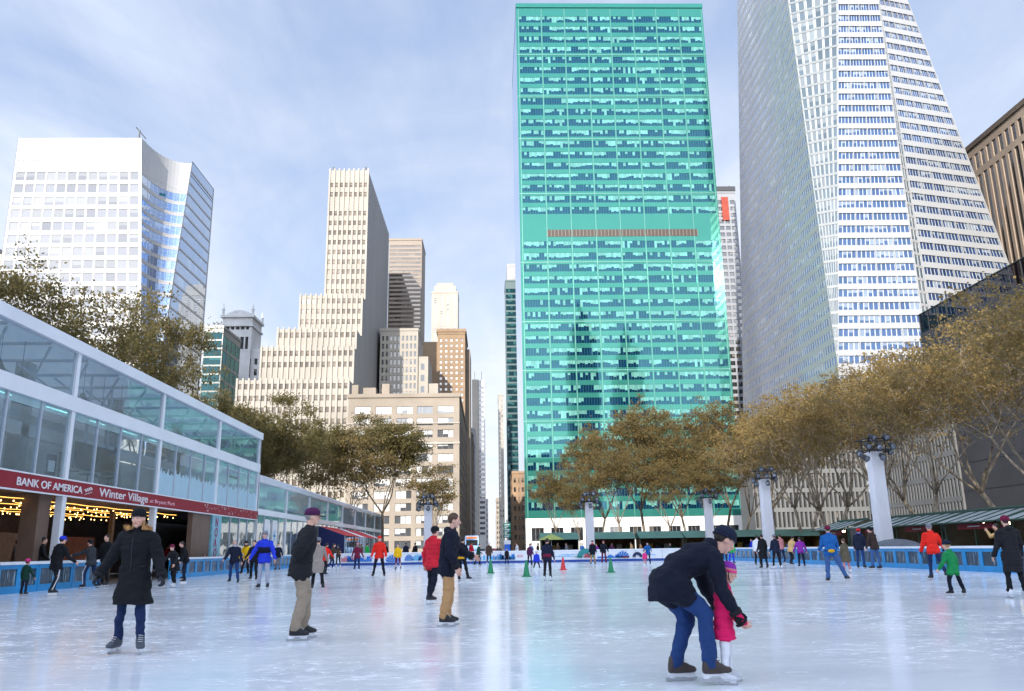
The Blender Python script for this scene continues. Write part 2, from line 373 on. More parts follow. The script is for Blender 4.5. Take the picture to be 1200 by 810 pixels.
def make_person(spec):
    g = spec.get; h = spec['h']; child = g('child', False); po = g('pose', {}); near = g('near', 0)
    J, s = skeleton(h, po, child); sd = {'l': -1, 'r': 1}
    vox = {2: 0.0085, 1: 0.014, 0: 0.022}[near]*(0.8 if child else 1)
    pid = g('seed', 1); hs, HM, HC = J['hs'], J['HM'], J['head']
    H = lambda x, y, z: HC+HM @ Vector((x*hs, y*hs, z*hs))
    # ---- body: one continuous skin
    b = MB()
    b.rings(torso_rings(J, s, -0.016*s, -0.014*s, TORSO))
    b.capsule(J['neck']-Vector((0, 0, 0.03*s)), H(0, -0.012, -0.06), 0.056*s, 0.054*s, 12)
    b.ell(HC+HM @ Vector((0, -0.008*hs, 0.018*hs)), (0.076*hs, 0.096*hs, 0.100*hs), HM, 18, 12)
    b.ell(H(0, 0.022, -0.045), (0.056*hs, 0.064*hs, 0.070*hs), HM, 16, 10)
    b.ell(H(0, 0.058, -0.098), (0.024*hs, 0.022*hs, 0.020*hs), HM)
    b.capsule(H(0, 0.088, 0.008), H(0, 0.108, -0.028), 0.011*hs, 0.0165*hs, 8)
    b.ell(H(0, 0.084, 0.030), (0.050*hs, 0.018*hs, 0.011*hs), HM)
    b.ell(H(0, 0.084, -0.062), (0.025*hs, 0.013*hs, 0.012*hs), HM)
    for k in (-1, 1):
        b.ell(H(k*0.077, -0.008, -0.012), (0.012*hs, 0.020*hs, 0.032*hs), HM, 8, 6)
        b.ell(H(k*0.036, 0.068, -0.028), (0.024*hs, 0.020*hs, 0.020*hs), HM, 8, 6)
    for k in 'lr':
        b.capsule(J['sho'+k], J['elb'+k], 0.046*s, 0.036*s); b.capsule(J['elb'+k], J['wri'+k], 0.036*s, 0.026*s)
        b.capsule(J['wri'+k], J['wri'+k]+J['hdir'+k]*0.05*s, 0.024*s, 0.024*s)
        b.capsule(J['hip'+k], J['knee'+k], 0.074*s, 0.050*s); b.capsule(J['knee'+k], J['ankle'+k], 0.048*s, 0.034*s)
        b.capsule(J['ankle'+k], J['ankle'+k]+J['fdir'+k]*0.10*s-Vector((0, 0, 0.05*s)), 0.034*s, 0.030*s)
    bm = fuse(b, vox if near else 0.018, 2)
    hb = MB()
    for k in 'lr':
        hand_mesh(hb, J['wri'+k]+J['hdir'+k]*0.012*s, J['hdir'+k], sd[k], s, po.get('curl', 40), 1.0)
    if not g('gloves'):
        nb = MB(); nv = len(bm.vertices); co = np.zeros(nv*3); bm.vertices.foreach_get('co', co)
        nb.add(co.reshape(-1, 3).tolist(), [tuple(p.vertices) for p in bm.polygons]); nb.add(hb.v, hb.f)
        bm = nb.mesh('person', smooth=True)
    bm.name = 'person'
    p = link('person', bm, SKIN[g('skin', 0)])
    P = lambda mb, nm, m, smooth=True, par=p: mb.build(nm, m, par, smooth, local=True)
    # ---- trousers
    t = MB(); tw = g('legw', 1.0)
    t.rings(torso_rings(J, s, 0.004*s, 0.006*s, TORSO)[:3])
    t.ell(J['pelvis']+Vector((0, -0.012*s, -0.01*s)), (0.165*s, 0.122*s, 0.12*s))
    for k in 'lr':
        kn, an = J['knee'+k], J['ankle'+k]; end = kn+(an-kn)*g('leg_end', 0.97)
        t.capsule(J['hip'+k], kn, 0.098*s*tw, 0.070*s*tw, 12); t.capsule(kn, end, 0.068*s*tw, 0.062*s*tw, 12)
    link('trousers', fuse(t, vox, 3, 0.019*s if near else 0.012*s, 0, pid), FAB[spec['legs']], p)
    if g('stripe'):
        for k in 'lr':
            st = MB(); sx = Vector((sd[k]*0.066*s*tw, 0, 0))
            st.tube([J['hip'+k]+sx*1.35, J['knee'+k]+sx*1.02, J['ankle'+k]+sx*0.85], 0.016*s, 6); P(st, 'stripe', FAB['white'])
    # ---- jacket
    j = MB(); jw = g('bulk', 1.0); up = FAB[spec['top']]
    j.rings(torso_rings(J, s, 0.026*s*jw, 0.036*s*jw, TORSO, hem=g('hem', 0.03), hemw=g('hemw', 1.0)))
    j.ell(J['pelvis']+Vector((0, -0.012*s, 0.0)), (0.186*s, 0.146*s, 0.135*s))
    for k in 'lr':
        dv = (J['knee'+k]-J['hip'+k]).normalized(); j.capsule(J['hip'+k], J['hip'+k]+dv*(0.04+min(g('hem', 0.03), 0.13)*0.95)*s, 0.098*s*tw+0.024*s, 0.094*s*tw+0.026*s, 12)
    if g('hood', 1): 
        j.ell(J['neck']+J['M'] @ Vector((0, -0.075*s, -0.005*s)), (0.105*s, 0.070*s, 0.075*s), J['M'])
    j.capsule(J['spine'][4][0], J['neck']+J['M'] @ Vector((0, 0.006, 0.03*s)), 0.115*s, 0.074*s, 14)
    for k in 'lr':
        j.capsule(J['spine'][4][0]+(J['sho'+k]-J['spine'][4][0])*0.5, J['sho'+k], 0.085*s*jw, 0.078*s*jw, 12)
        j.capsule(J['sho'+k], J['elb'+k], 0.074*s*jw, 0.062*s*jw, 12); j.capsule(J['elb'+k], J['wri'+k], 0.061*s*jw, 0.047*s*jw, 12)
    coat = link(g('top_name', 'jacket'), fuse(j, vox, 3, 0.020*s if near else 0.013*s, g('quilt', 0), pid+3), up, p)
    if near == 2:
        for k in 'lr':
            cf = MB(); d_ = J['hdir'+k]; cf.tube([J['wri'+k]-d_*0.035*s, J['wri'+k]-d_*0.03*s, J['wri'+k]+d_*0.012*s, J['wri'+k]+d_*0.016*s], [0.046*s*jw, 0.054*s*jw, 0.052*s*jw, 0.044*s*jw], 14); P(cf, 'cuff', FAB['soft_black'] if spec['top'] != 'soft_black' else FAB['charcoal'], par=coat)
            c, a = J['spine'][1]; Mx = rot_x(-a); w_, d2 = TORSO[1][0]*s+0.030*s*jw, TORSO[1][1]*s+0.045*s*jw
            pk = MB(); ts = np.linspace(0.62, 1.05, 6) if k == 'r' else np.linspace(math.pi-1.05, math.pi-0.62, 6)
            lo = [c+Mx @ Vector((math.cos(t)*w_*1.02, math.sin(t)*d2*1.02, 0.0)) for t in ts]; pk.tube([p_+Mx @ Vector((0, 0, 0.075*s)) for p_ in lo], 0.007*s, 5); P(pk, 'pocket', FAB['charcoal'], par=coat)
    if g('zip'):
        zb = MB(); M = J['M']
        zb.tube([c+rot_x(-a) @ Vector((0, d*s+0.037*s*jw+0.004, 0)) for (c, a), (w, d) in zip(J['spine'][1:5], TORSO[1:5])], 0.006*s, 5); P(zb, 'zip', FAB['charcoal'], par=coat)
    if g('fur'):
        fb = MB(); cc = J['neck']+J['M'] @ Vector((0, -0.005, 0.02*s))
        for i in range(520):
            th = random.uniform(-2.5, 2.5)+math.pi/2*0
            rr = 0.145*s*(1+random.gauss(0, 0.09)); base = cc+Vector((math.sin(th)*rr, -math.cos(th)*rr*0.75, random.gauss(0, 0.018)-0.03*math.cos(th)+0.02))
            dv = Vector((math.sin(th)+random.gauss(0, .6), -math.cos(th)+random.gauss(0, .6), random.gauss(0, .7))).normalized()*random.uniform(.025, .055)
            sv = dv.cross(Vector((random.random(), random.random(), 1))).normalized()*0.006
            fb.add([base-sv, base+sv, base+dv], [(0, 1, 2)])
        fb.tube([cc+Vector((math.sin(th)*0.135*s, -math.cos(th)*0.105*s, 0.01-0.03*math.cos(th))) for th in np.linspace(-2.5, 2.5, 22)], 0.030*s, 8)
        P(fb, 'fur_trim', FUR, par=coat)
    if g('band'):
        bb = MB(); r = torso_rings(J, s, 0.032*s*jw+0.006, 0.043*s*jw+0.006, TORSO); q = g('band_at', 1); bb.rings(r[q:q+2]); P(bb, 'stripe_panel', FAB[g('band')], par=coat)
    if g('pack'):
        pk = MB(); c = J['spine'][1][0]; pk.ell(c+Vector((0.0, -0.185*s, 0.0)), (0.11*s, 0.05*s, 0.055*s)); pk_o = P(pk, 'waist_pack', FAB[g('pack')])
        rs = torso_rings(J, s, 0.050*s, 0.056*s, TORSO)[1]; bl = MB(); bl.tube(rs+[rs[0]], 0.012*s, 6); P(bl, 'belt', FAB['black'], par=pk_o)
    if g('gloves'):
        for k in 'lr':
            gb = MB(); hand_mesh(gb, J['wri'+k]+J['hdir'+k]*0.006*s, J['hdir'+k], sd[k], s, po.get('curl', 40), 1.3); P(gb, 'glove', FAB[g('gloves')])
    if g('scarf'):
        sc = MB(); cc = J['neck']+J['M'] @ Vector((0, 0.005, 0.045*s))
        sc.tube([cc+Vector((math.sin(th)*0.094*s, -math.cos(th)*0.09*s, 0.012*math.sin(3*th))) for th in np.linspace(0, 6.28, 18)], 0.032*s, 8); P(sc, 'scarf', FAB[g('scarf')])
    # ---- skates
    for k in 'lr':
        a, fd = J['ankle'+k], J['fdir'+k]; up_v = Vector((0, 0, 1)); sv = fd.cross(up_v).normalized(); uv = sv.cross(fd).normalized()
        fl = lambda x, y, z: a+sv*(x*s)+fd*(y*s)+uv*((z-0.16)*s)
        bo = MB(); sz = g('bootw', 1.0)
        rs = []
        for y, w, z0, z1 in ((-0.068, 0.022, 0.080, 0.14), (-0.052, 0.038, 0.070, 0.215), (0.0, 0.046, 0.068, 0.235), (0.045, 0.044, 0.068, 0.205), (0.085, 0.044, 0.068, 0.165), (0.14, 0.046, 0.068, 0.138), (0.18, 0.036, 0.072, 0.125), (0.2, 0.015, 0.082, 0.108)):
            zc, hh = (z0+z1)/2, (z1-z0)/2
            rs.append([fl(math.copysign(abs(math.cos(t))**0.7, math.cos(t))*w*sz, y, zc+math.copysign(abs(math.sin(t))**0.7, math.sin(t))*hh) for t in [6.28318*i/14 for i in range(14)]])
        bo.rings(rs); B = P(bo, 'skate_boot', BOOT[g('boot', 'black')])
        ho = MB()
        def prism(poly, w):
            n = len(poly); vs = [fl(-w, y, z) for y, z in poly]+[fl(w, y, z) for y, z in poly]
            ho.add(vs, [tuple(range(n)), tuple(reversed(range(n, 2*n)))]+[(i, i+n, (i+1) % n+n, (i+1) % n) for i in range(n)])
        prism([(-0.08, 0.072), (-0.065, 0.03), (-0.03, 0.03), (0.0, 0.052), (0.07, 0.052), (0.10, 0.03), (0.165, 0.03), (0.19, 0.074)], 0.016)
        P(ho, 'blade_holder', PLASTIC_W if g('boot', 'black') != 'blue' else BOOT['grey'], False, B)
        ho = MB(); prism([(-0.105, 0.012), (-0.09, 0.001), (0.18, 0.001), (0.215, 0.02), (0.2, 0.034), (-0.105, 0.034)], 0.004); P(ho, 'blade', STEEL, False, B)
        if near == 2:
            la = MB()
            for q in range(6):
                y, z = 0.115-0.022*q*0.9, 0.150+0.024*q
                la.tube([fl(-0.03, y-0.01, z-0.004), fl(0, y+0.006, z+0.006), fl(0.03, y-0.006, z+0.008)], 0.004*s, 5)
            P(la, 'laces', LACE, True, B)
    # ---- hair, hat, face
    hr = g('hair')
    if hr:
        hm = MB()
        hm.ell(H(0, -0.020, 0.030), (0.083*hs, 0.098*hs, 0.102*hs), HM, 16, 10)
        if g('long'): hm.capsule(H(0, -0.065, -0.02), H(0, -0.085, -0.16), 0.062*hs, 0.045*hs); hm.capsule(H(0.05, -0.03, -0.0), H(0.062, -0.01, -0.15), 0.030*hs, 0.022*hs); hm.capsule(H(-0.05, -0.03, -0.0), H(-0.062, -0.01, -0.15), 0.030*hs, 0.022*hs)
        P(hm, 'hair', HAIR[hr])
    ht = g('hat')
    if ht:
        kind, colr = ht; hb2 = MB(); fm = FAB[colr]
        rs = []
        for zz, k in ((0.012, 1.0), (0.05, 1.03), (0.085, 0.93), (0.108, 0.74), (0.122, 0.42), (0.127, 0.1)):
            rs.append([H(math.cos(t)*0.090*k, -0.012+math.sin(t)*0.110*k, zz+0.006-0.012*math.sin(t)*-1*(0.6 if zz < .05 else .2)) for t in [6.28318*i/20 for i in range(20)]])
        hb2.rings(rs); hat = P(hb2, {'beanie': 'beanie', 'cap': 'cap', 'helmet': 'helmet', 'hood': 'hood'}[kind], fm)
        if kind == 'beanie':
            br = MB(); br.tube([H(math.cos(t)*0.090, -0.012+math.sin(t)*0.110, 0.022+0.010*math.sin(t)) for t in np.linspace(0, 6.28318, 25)], 0.0115*hs, 8); P(br, 'brim', fm, True, hat)
            if g('pom'): pm = MB(); pm.ell(H(0, -0.012, 0.15), (0.03*hs,)*3, None, 10, 7); P(pm, 'pompom', FAB[g('pom')], True, hat)
        if kind == 'cap':
            vs = []
            for t in np.linspace(-1.05, 1.05, 11): vs.append((math.sin(t)*0.088, math.cos(t)))
            top = [H(x, -0.012+c*0.112, 0.030) for x, c in vs]; tip = [H(x*0.92, 0.075+c*0.105, 0.020) for x, c in vs]
            dn = Vector((0, 0, -0.010*hs)); vv = top+tip+[q+dn for q in top]+[q+dn for q in tip]; n = 11
            fs = [(i, i+1, n+i+1, n+i) for i in range(n-1)]+[(2*n+i, 3*n+i, 3*n+i+1, 2*n+i+1) for i in range(n-1)]+[(n+i, n+i+1, 3*n+i+1, 3*n+i) for i in range(n-1)]
            vz = MB(); vz.add(vv, fs); P(vz, 'visor', fm, True, hat)
        if kind == 'helmet':
            br = MB(); br.tube([H(math.cos(t)*0.092, -0.012+math.sin(t)*0.112, 0.02) for t in np.linspace(0, 6.28318, 25)], 0.014*hs, 8); P(br, 'rim', FAB[g('helmet_rim', 'purple')], True, hat)
            br = MB(); br.rings([[H(math.cos(t)*0.096*k, -0.012+math.sin(t)*0.116*k, z) for t in [6.28318*i/20 for i in range(20)]] for z, k in ((0.03, 1.02), (0.055, 1.03))]); P(br, 'stripe', FAB['rose'], True, hat)
            for k in (-1, 1):
                br = MB(); br.tube([H(k*0.086, 0.0, 0.015), H(k*0.07, 0.02, -0.06), H(0.0, 0.05, -0.118)], 0.006*hs, 5); P(br, 'strap', FAB['black'], True, hat)
    if near:
        for k in (-1, 1):
            e = MB(); e.ell(H(k*0.033, 0.080, 0.003), (0.0135*hs, 0.010*hs, 0.0095*hs), HM, 10, 7); E_ = P(e, 'eye', EYE_W)
            e = MB(); e.ell(H(k*0.033, 0.0885, 0.003), (0.0062*hs, 0.0035*hs, 0.0062*hs), HM, 8, 5); P(e, 'iris', IRIS, True, E_)
            e = MB(); e.tube([H(k*0.016, 0.097, 0.024), H(k*0.034, 0.098, 0.029), H(k*0.050, 0.085, 0.022)], 0.0045*hs, 5); P(e, 'eyebrow', HAIR[hr or 'dark'])
        e = MB(); e.tube([H(-0.022, 0.090, -0.064), H(-0.008, 0.0975, -0.061), H(0.008, 0.0975, -0.061), H(0.022, 0.090, -0.064)], [0.003*hs, 0.0058*hs, 0.0058*hs, 0.003*hs], 6); P(e, 'mouth', LIP)
    if g('glasses'):
        e = MB()
        for k in (-1, 1): e.tube([H(k*0.034+math.cos(t)*0.021, 0.100, 0.002+math.sin(t)*0.017) for t in np.linspace(0, 6.28, 13)], 0.0025*hs, 4)
        e.tube([H(-0.012, 0.102, 0.004), H(0.012, 0.102, 0.004)], 0.0025*hs, 4); P(e, 'glasses', BOOT['black'])
    return p
def put_person(label, px, foot, head_y=None, face=180, h=None, group=None, depth=None, z=0.0, **spec):
    """PX, FOOT: where the skates touch the ice in the photo; TOP: the top of the hat; FACE: heading, 0 away, 90 right, 180 towards the camera"""
    gp = ground(px, foot, z)
    if h is None: h = height_at(px, head_y, gp)-z
    spec['h'] = h
    o = make_person(spec); o.location = gp; o.rotation_euler = (0, 0, R(-face))
    tag(o, label, 'person', group); return o
def stand(**k): return dict(dict(lean=4, hip_l=4, hip_r=-2, knee_l=8, knee_r=6, sh_l=6, sh_r=2, el_l=18, el_r=22, out_l=12, out_r=12), **k)
def glide(**k): return dict(dict(lean=14, hip_l=24, knee_l=34, hip_r=-8, knee_r=22, sh_l=-8, sh_r=22, el_l=25, el_r=30, out_l=18, out_r=18, abd_l=4, abd_r=8), **k)
def push(**k): return dict(dict(lean=16, hip_l=18, knee_l=30, hip_r=-6, knee_r=6, abd_r=22, toe_r=35, sh_l=10, sh_r=-6, el_l=20, el_r=25, out_l=18, out_r=20), **k)
def back(**k): return dict(dict(lean=10, hip_l=10, hip_r=-8, knee_l=14, knee_r=14, sh_l=-28, sh_r=-28, el_l=22, el_r=22, in_l=62, in_r=62, out_l=10, out_r=10), **k)

# the six skaters nearest the camera
put_person('woman in long black fur-hooded parka and black beanie gliding towards the camera', 150, 766, 600, 180, near=2, seed=11, top='black', legs='dark_jeans', hem=0.32, hemw=1.2, fur=True, zip=True, hat=('beanie', 'black'), hair='blond', long=True, boot='grey', bootw=1.2, gloves='charcoal', top_name='parka', bulk=1.35, legw=0.92,
    pose=stand(lean=3, out_l=26, out_r=28, el_l=14, el_r=16, sh_l=4, sh_r=8, abd_l=4, abd_r=6, hip_l=6, toe_l=25, toe_r=8, curl=55, head=-2, headkeep=.8))
put_person('man in black jacket, flat cap and light khaki trousers gliding right, hands behind', 348, 750, 597, 72, near=2, seed=12, top='soft_black', legs='khaki', hat=('cap', 'plum'), hair='grey', boot='black', hem=0.05, bulk=1.35, legw=1.25, hood=0,
    pose=back(lean=13, hip_l=16, knee_l=20, hip_r=6, knee_r=20, head=4, headkeep=0.7, look=6))
put_person('man in navy jacket and tan trousers stepping to the right, nearest of the middle skaters', 524, 734, 604, 85, near=2, seed=13, top='deep_navy', legs='tan', hair='brown', boot='black', skin=0, hem=0.09, bulk=1.35, zip=True, hood=1, legw=1.2,
    pose=glide(lean=9, hip_l=6, knee_l=12, hip_r=2, knee_r=14, sh_l=32, el_l=35, sh_r=-6, el_r=30, head=0, headkeep=.8, look=4))
put_person('skater in padded crimson jacket half hidden behind the man in tan trousers', 506, 709, 617, 40, near=1, seed=14, top='crimson', legs='deep_navy', hair='dark', boot='black', quilt=0.10, bulk=1.2, hat=('beanie', 'black'),
    pose=glide(lean=8, hip_l=20, knee_l=20, hip_r=-12, knee_r=24, abd_l=10, abd_r=10))
put_person('adult in navy jacket, jeans and blue beanie bending over a small child', 788, 802, None, 78, h=1.78, near=2, seed=15, top='deep_navy', legs='jeans', hat=('beanie', 'navy'), hair='dark', boot='brown', hem=0.12, bulk=1.12, legw=1.15, gloves='black',
    pose=dict(lean=76, hip_l=34, knee_l=52, hip_r=44, knee_r=44, abd_l=4, abd_r=6, sh_l=16, sh_r=4, el_l=14, el_r=24, out_l=9, out_r=11, in_l=2, in_r=2, head=10, headkeep=0.55, curl=60, toe_l=0, toe_r=2))
put_person('small child in bright pink jacket and purple striped helmet held by a bending adult', 853, 801, 661, 100, near=2, child=True, seed=16, top='magenta', legs='white', hat=('helmet', 'purple'), helmet_rim='pink', hair='brown', boot='white', quilt=0.08, bulk=1.25, hem=0.16, hemw=1.12, top_name='puffer_jacket',
    pose=stand(lean=6, sh_l=12, sh_r=14, el_l=30, el_r=34, out_l=2, out_r=2, in_l=8, in_r=8, knee_l=14, hip_l=10, head=-10))

# left side, by the boards
put_person('child in dark green jacket with pink hood at the left boards', 27, 698, 656, 8, near=0, child=True, seed=21, top='forest', legs='navy', hat=('hood', 'pink'), hair='brown', pose=stand(out_r=28, out_l=18))
put_person('adult in black coat, blue cap and striped track trousers leading a small child', 62, 698, 628, 25, near=1, seed=22, top='black', legs='soft_black', stripe=True, hat=('cap', 'royal'), hair='dark', hem=0.12, bulk=1.15, pose=glide(lean=12, out_l=28, out_r=20, sh_l=4))
put_person('dark-haired person in black standing by the left boards behind a blue cap', 43, 690, 631, 60, seed=23, top='soft_black', legs='black', hair='dark', pose=stand(sh_r=20))
put_person('skater in dark hooded top and blue track trousers with white stripes reaching left', 104, 690, 632, 290, near=1, seed=24, top='charcoal', legs='dark_jeans', stripe=True, hat=('hood', 'soft_black'), hair='dark', bulk=1.1, pose=glide(sh_l=62, el_l=15, sh_r=40, lean=14))
put_person('person in black half hidden behind the arm of the parka woman', 121, 688, 628, 200, seed=25, top='black', legs='black', hair='dark', bulk=1.2, pose=stand(out_l=24, out_r=20))
put_person('hunched skater in black with grey tunic hem and white skates', 203, 689, 637, 200, near=1, seed=26, top='soft_black', legs='black', hair='grey', hat=('beanie', 'maroon'), boot='white', hem=0.22, hemw=1.2, pose=glide(lean=26, sh_l=20, sh_r=20, headkeep=.3))
put_person('skater in black pushing off one leg behind the hunched skater', 216, 683, 634, 235, seed=27, top='black', legs='navy', hair='dark', pose=push(lean=22, abd_r=30))
put_person('grey-haired man in navy jacket and jeans with white collar by the left boards', 273, 685, 633, 178, near=1, seed=28, top='navy', legs='jeans', hair='grey', zip=True, bulk=1.15, scarf='pale_grey', pose=glide(lean=10, hip_l=14, knee_l=18, abd_l=8, abd_r=8))
put_person('skater in yellow and black jacket following the grey-haired man', 288, 674, 634, 190, near=0, seed=29, top='yellow', legs='black', hat=('beanie', 'black'), hair='dark', scarf='black', pose=push(abd_r=16))
put_person('skater in black trousers hidden behind a royal blue jacket', 297, 681, 633, 182, seed=30, top='black', legs='black', hair='dark', pose=glide())
put_person('woman in royal blue jacket, grey trousers and pale grey beanie skating forward', 308, 691, 624, 180, near=1, seed=31, top='royal', legs='pale_grey', hat=('beanie', 'grey'), hair='brown', bulk=1.25, band='deep_navy', band_at=2, hem=0.06, pose=stand(lean=8, out_l=24, out_r=30, hip_l=10, knee_l=16))
put_person('distant skater in navy with white sleeves beside the royal blue jacket', 325, 669, 637, 190, seed=32, top='navy', legs='grey', hair='dark', scarf='white', pose=stand(out_l=24))
put_person('woman in long beige coat and black leggings skating away behind the capped man', 371, 692, 630, 350, near=1, seed=33, top='beige', legs='black', hair='dark', hem=0.30, hemw=1.08, hat=('hood', 'grey'), top_name='coat', pose=glide(lean=6))
put_person('skater in red and black beside the beige coat', 380, 675, 636, 20, seed=34, top='red', legs='black', hair='dark', scarf='black', pose=glide())
put_person('skater in brown jacket stretching out a hand beyond the beige coat', 388, 668, 637, 70, seed=35, top='brown', legs='dark_jeans', hair='brown', hem=0.16, boot='white', pose=glide(sh_l=60, sh_r=40))
put_person('skater in dark brown with white skates near the end of the left boards', 396, 665, 639, 320, seed=36, top='dark_brown', legs='black', hair='dark', boot='white', pose=stand(sh_l=50))
put_person('skater in maroon jacket, jeans and white skates skating away', 418, 671, 637, 5, near=0, seed=37, top='maroon', legs='dark_jeans', hair='grey', boot='white', hat=('hood', 'rose'), pose=stand(out_l=24, out_r=24))
put_person('skater in bright red jacket and red hat, hands by the sides', 444, 677, 629, 182, near=1, seed=38, top='red', legs='deep_navy', hat=('beanie', 'red'), hair='dark', bulk=1.2, pose=stand(abd_l=10, abd_r=12, out_l=18, out_r=18))
put_person('child-sized skater in yellow top and maroon shorts over tights', 466, 668, 638, 185, seed=39, top='yellow', legs='maroon', hair='dark', leg_end=0.2, pose=stand(abd_l=8))
put_person('skater in black jacket with broad yellow hem pushing off', 541, 681, 630, 25, near=1, seed=40, top='black', legs='black', hair='dark', band='amber', band_at=0, hem=0.05, pose=push(abd_r=18, lean=10))
put_person('skater in dark coat crossing close to the far boards by a green cone', 560, 663, 637, 100, seed=41, top='forest', legs='black', hair='dark', pose=glide())
put_person('skater in brown coat and pale hat by the far boards above a green cone', 573, 662, 636, 170, seed=42, top='brown', legs='dark_jeans', hat=('beanie', 'white'), hair='brown', hem=0.2, boot='white', pose=stand())
put_person('short dark skater below the street sign post', 594, 662, 643, 175, seed=43, top='black', legs='black', hair='dark', pose=stand(out_l=4, out_r=4))
put_person('skater in dark top left of the royal blue child', 621, 663, 638, 160, seed=44, top='plum', legs='black', hair='dark', pose=stand())
put_person('child in royal blue coat seated low between two adults', 629, 668, 643, 180, child=True, seed=45, top='royal', legs='black', hair='dark', hat=('beanie', 'white'), boot='white', pose=dict(lean=12, hip_l=40, hip_r=40, knee_l=70, knee_r=70, abd_l=14, abd_r=14))
put_person('skater in navy jacket with magenta waist and white skates among the cones', 642, 681, 632, 20, near=1, seed=46, top='navy', legs='soft_black', hair='dark', boot='white', band='maroon', pose=stand(sh_l=10))
put_person('skater in dark coat and khaki trousers by the far boards', 695, 662, 634, 178, seed=47, top='deep_navy', legs='tan', hair='dark', hat=('beanie', 'black'), hem=0.14, scarf='crimson', pose=stand())
put_person('skater in dark jacket and maroon hat and trousers by the far boards', 708, 661, 634, 182, seed=48, top='deep_navy', legs='maroon', hair='dark', hat=('beanie', 'maroon'), pose=stand(out_l=20))
put_person('adult in teal blue jacket holding a child by the far boards', 760, 662, 635, 195, seed=49, top='teal_blue', legs='navy', hair='dark', hat=('beanie', 'navy'), pose=glide(sh_l=35, sh_r=35))
put_person('small child in hot pink jacket in front of a teal blue adult', 756, 663, 645, 180, child=True, seed=50, top='pink', legs='rose', hair='brown', boot='white', pose=stand())

# right side
put_person('child in bright green jacket and blue trousers by the far right boards', 858, 661, 632, 170, seed=51, top='bright_green', legs='royal', hair='brown', hem=0.08, pose=stand(out_r=18))
put_person('skater in grey-blue half hidden beside the bright green jacket', 850, 664, 633, 20, seed=52, top='charcoal', legs='dark_jeans', hair='dark', pose=stand())
put_person('skater in white jacket standing behind a long black coat', 889, 663, 628, 30, seed=53, top='white', legs='black', hair='dark', pose=stand())
put_person('skater in long black coat in front of a white jacket', 896, 667, 627, 350, near=0, seed=54, top='black', legs='black', hair='dark', hem=0.4, hemw=1.1, top_name='coat', pose=stand())
put_person('skater in navy jacket, black leggings and white skates beside a long black coat', 911, 667, 627, 345, near=0, seed=55, top='navy', legs='black', hair='dark', boot='white', hat=('beanie', 'grey'), pose=stand(abd_l=8, abd_r=8))
put_person('skater in dusty pink jacket just behind the navy jacket', 917, 660, 627, 340, seed=56, top='rose', legs='dark_jeans', hair='dark', pose=stand())
put_person('skater in camel jacket and black trousers bending forward', 928, 663, 628, 60, near=0, seed=57, h=1.74, top='camel', legs='black', hair='dark', pose=glide(lean=26, sh_l=30, sh_r=30))
put_person('skater in purple jacket facing the boards', 940, 665, 630, 5, near=0, seed=58, top='purple', legs='deep_navy', hair='dark', bulk=1.15, pose=stand(out_l=26, out_r=26))
put_person('man in teal blue jacket with yellow waist pack and maroon hat, legs apart', 977, 683, 617, 12, near=1, seed=59, top='teal_blue', legs='mid_jeans', hat=('beanie', 'maroon'), hair='dark', bulk=1.2, pack='amber', legw=1.15, pose=push(lean=10, hip_l=6, knee_l=12, abd_l=4, abd_r=20, toe_r=40, out_l=14, out_r=14, sh_l=14, sh_r=20, el_l=50, el_r=50))
put_person('person in long olive coat behind the teal blue jacket', 993, 672, 632, 340, near=0, seed=60, top='olive', legs='rose', hair='brown', hem=0.34, hemw=1.3, top_name='coat', boot='white', pose=stand())
put_person('skater in navy patterned jacket and jeans leaning close to a black beanie', 1010, 667, 620, 40, near=0, seed=61, top='navy', legs='jeans', hat=('beanie', 'crimson'), hair='dark', scarf='royal', bulk=1.1, pose=stand(lean=10))
put_person('man in dark brown jacket, black beanie and faded jeans by the right boards', 1028, 668, 618, 330, near=1, seed=62, top='dark_brown', legs='mid_jeans', hat=('beanie', 'black'), hair='dark', bulk=1.2, pose=stand(lean=14, hip_l=12, knee_l=14))
put_person('man in padded red jacket and grey cap skating away beside a child', 1098, 680, 615, 10, near=1, seed=63, top='red', legs='dark_jeans', hat=('beanie', 'grey'), hair='grey', quilt=0.09, bulk=1.25, hem=0.04, gloves='black', pose=glide(lean=10, sh_l=6, out_l=16, sh_r=16, out_r=30, hip_l=4, knee_l=8, hip_r=-14, knee_r=20))
put_person('child in green jacket and navy trousers holding on beside the red jacket', 1121, 698, 636, 335, near=1, child=True, h=1.24, seed=64, top='green', legs='deep_navy', hat=('beanie', 'navy'), hair='blond', bulk=1.25, hem=0.08, hemw=1.1, pose=push(lean=10, abd_r=14, abd_l=6, out_l=24))
put_person('woman in long black quilted coat and maroon beanie at the right edge', 1193, 701, 606, 5, near=1, seed=65, top='soft_black', legs='black', hat=('beanie', 'maroon'), hair='dark', quilt=0.085, bulk=1.2, hem=0.36, hemw=1.06, boot='white', top_name='quilted_coat', pose=stand(out_l=16))

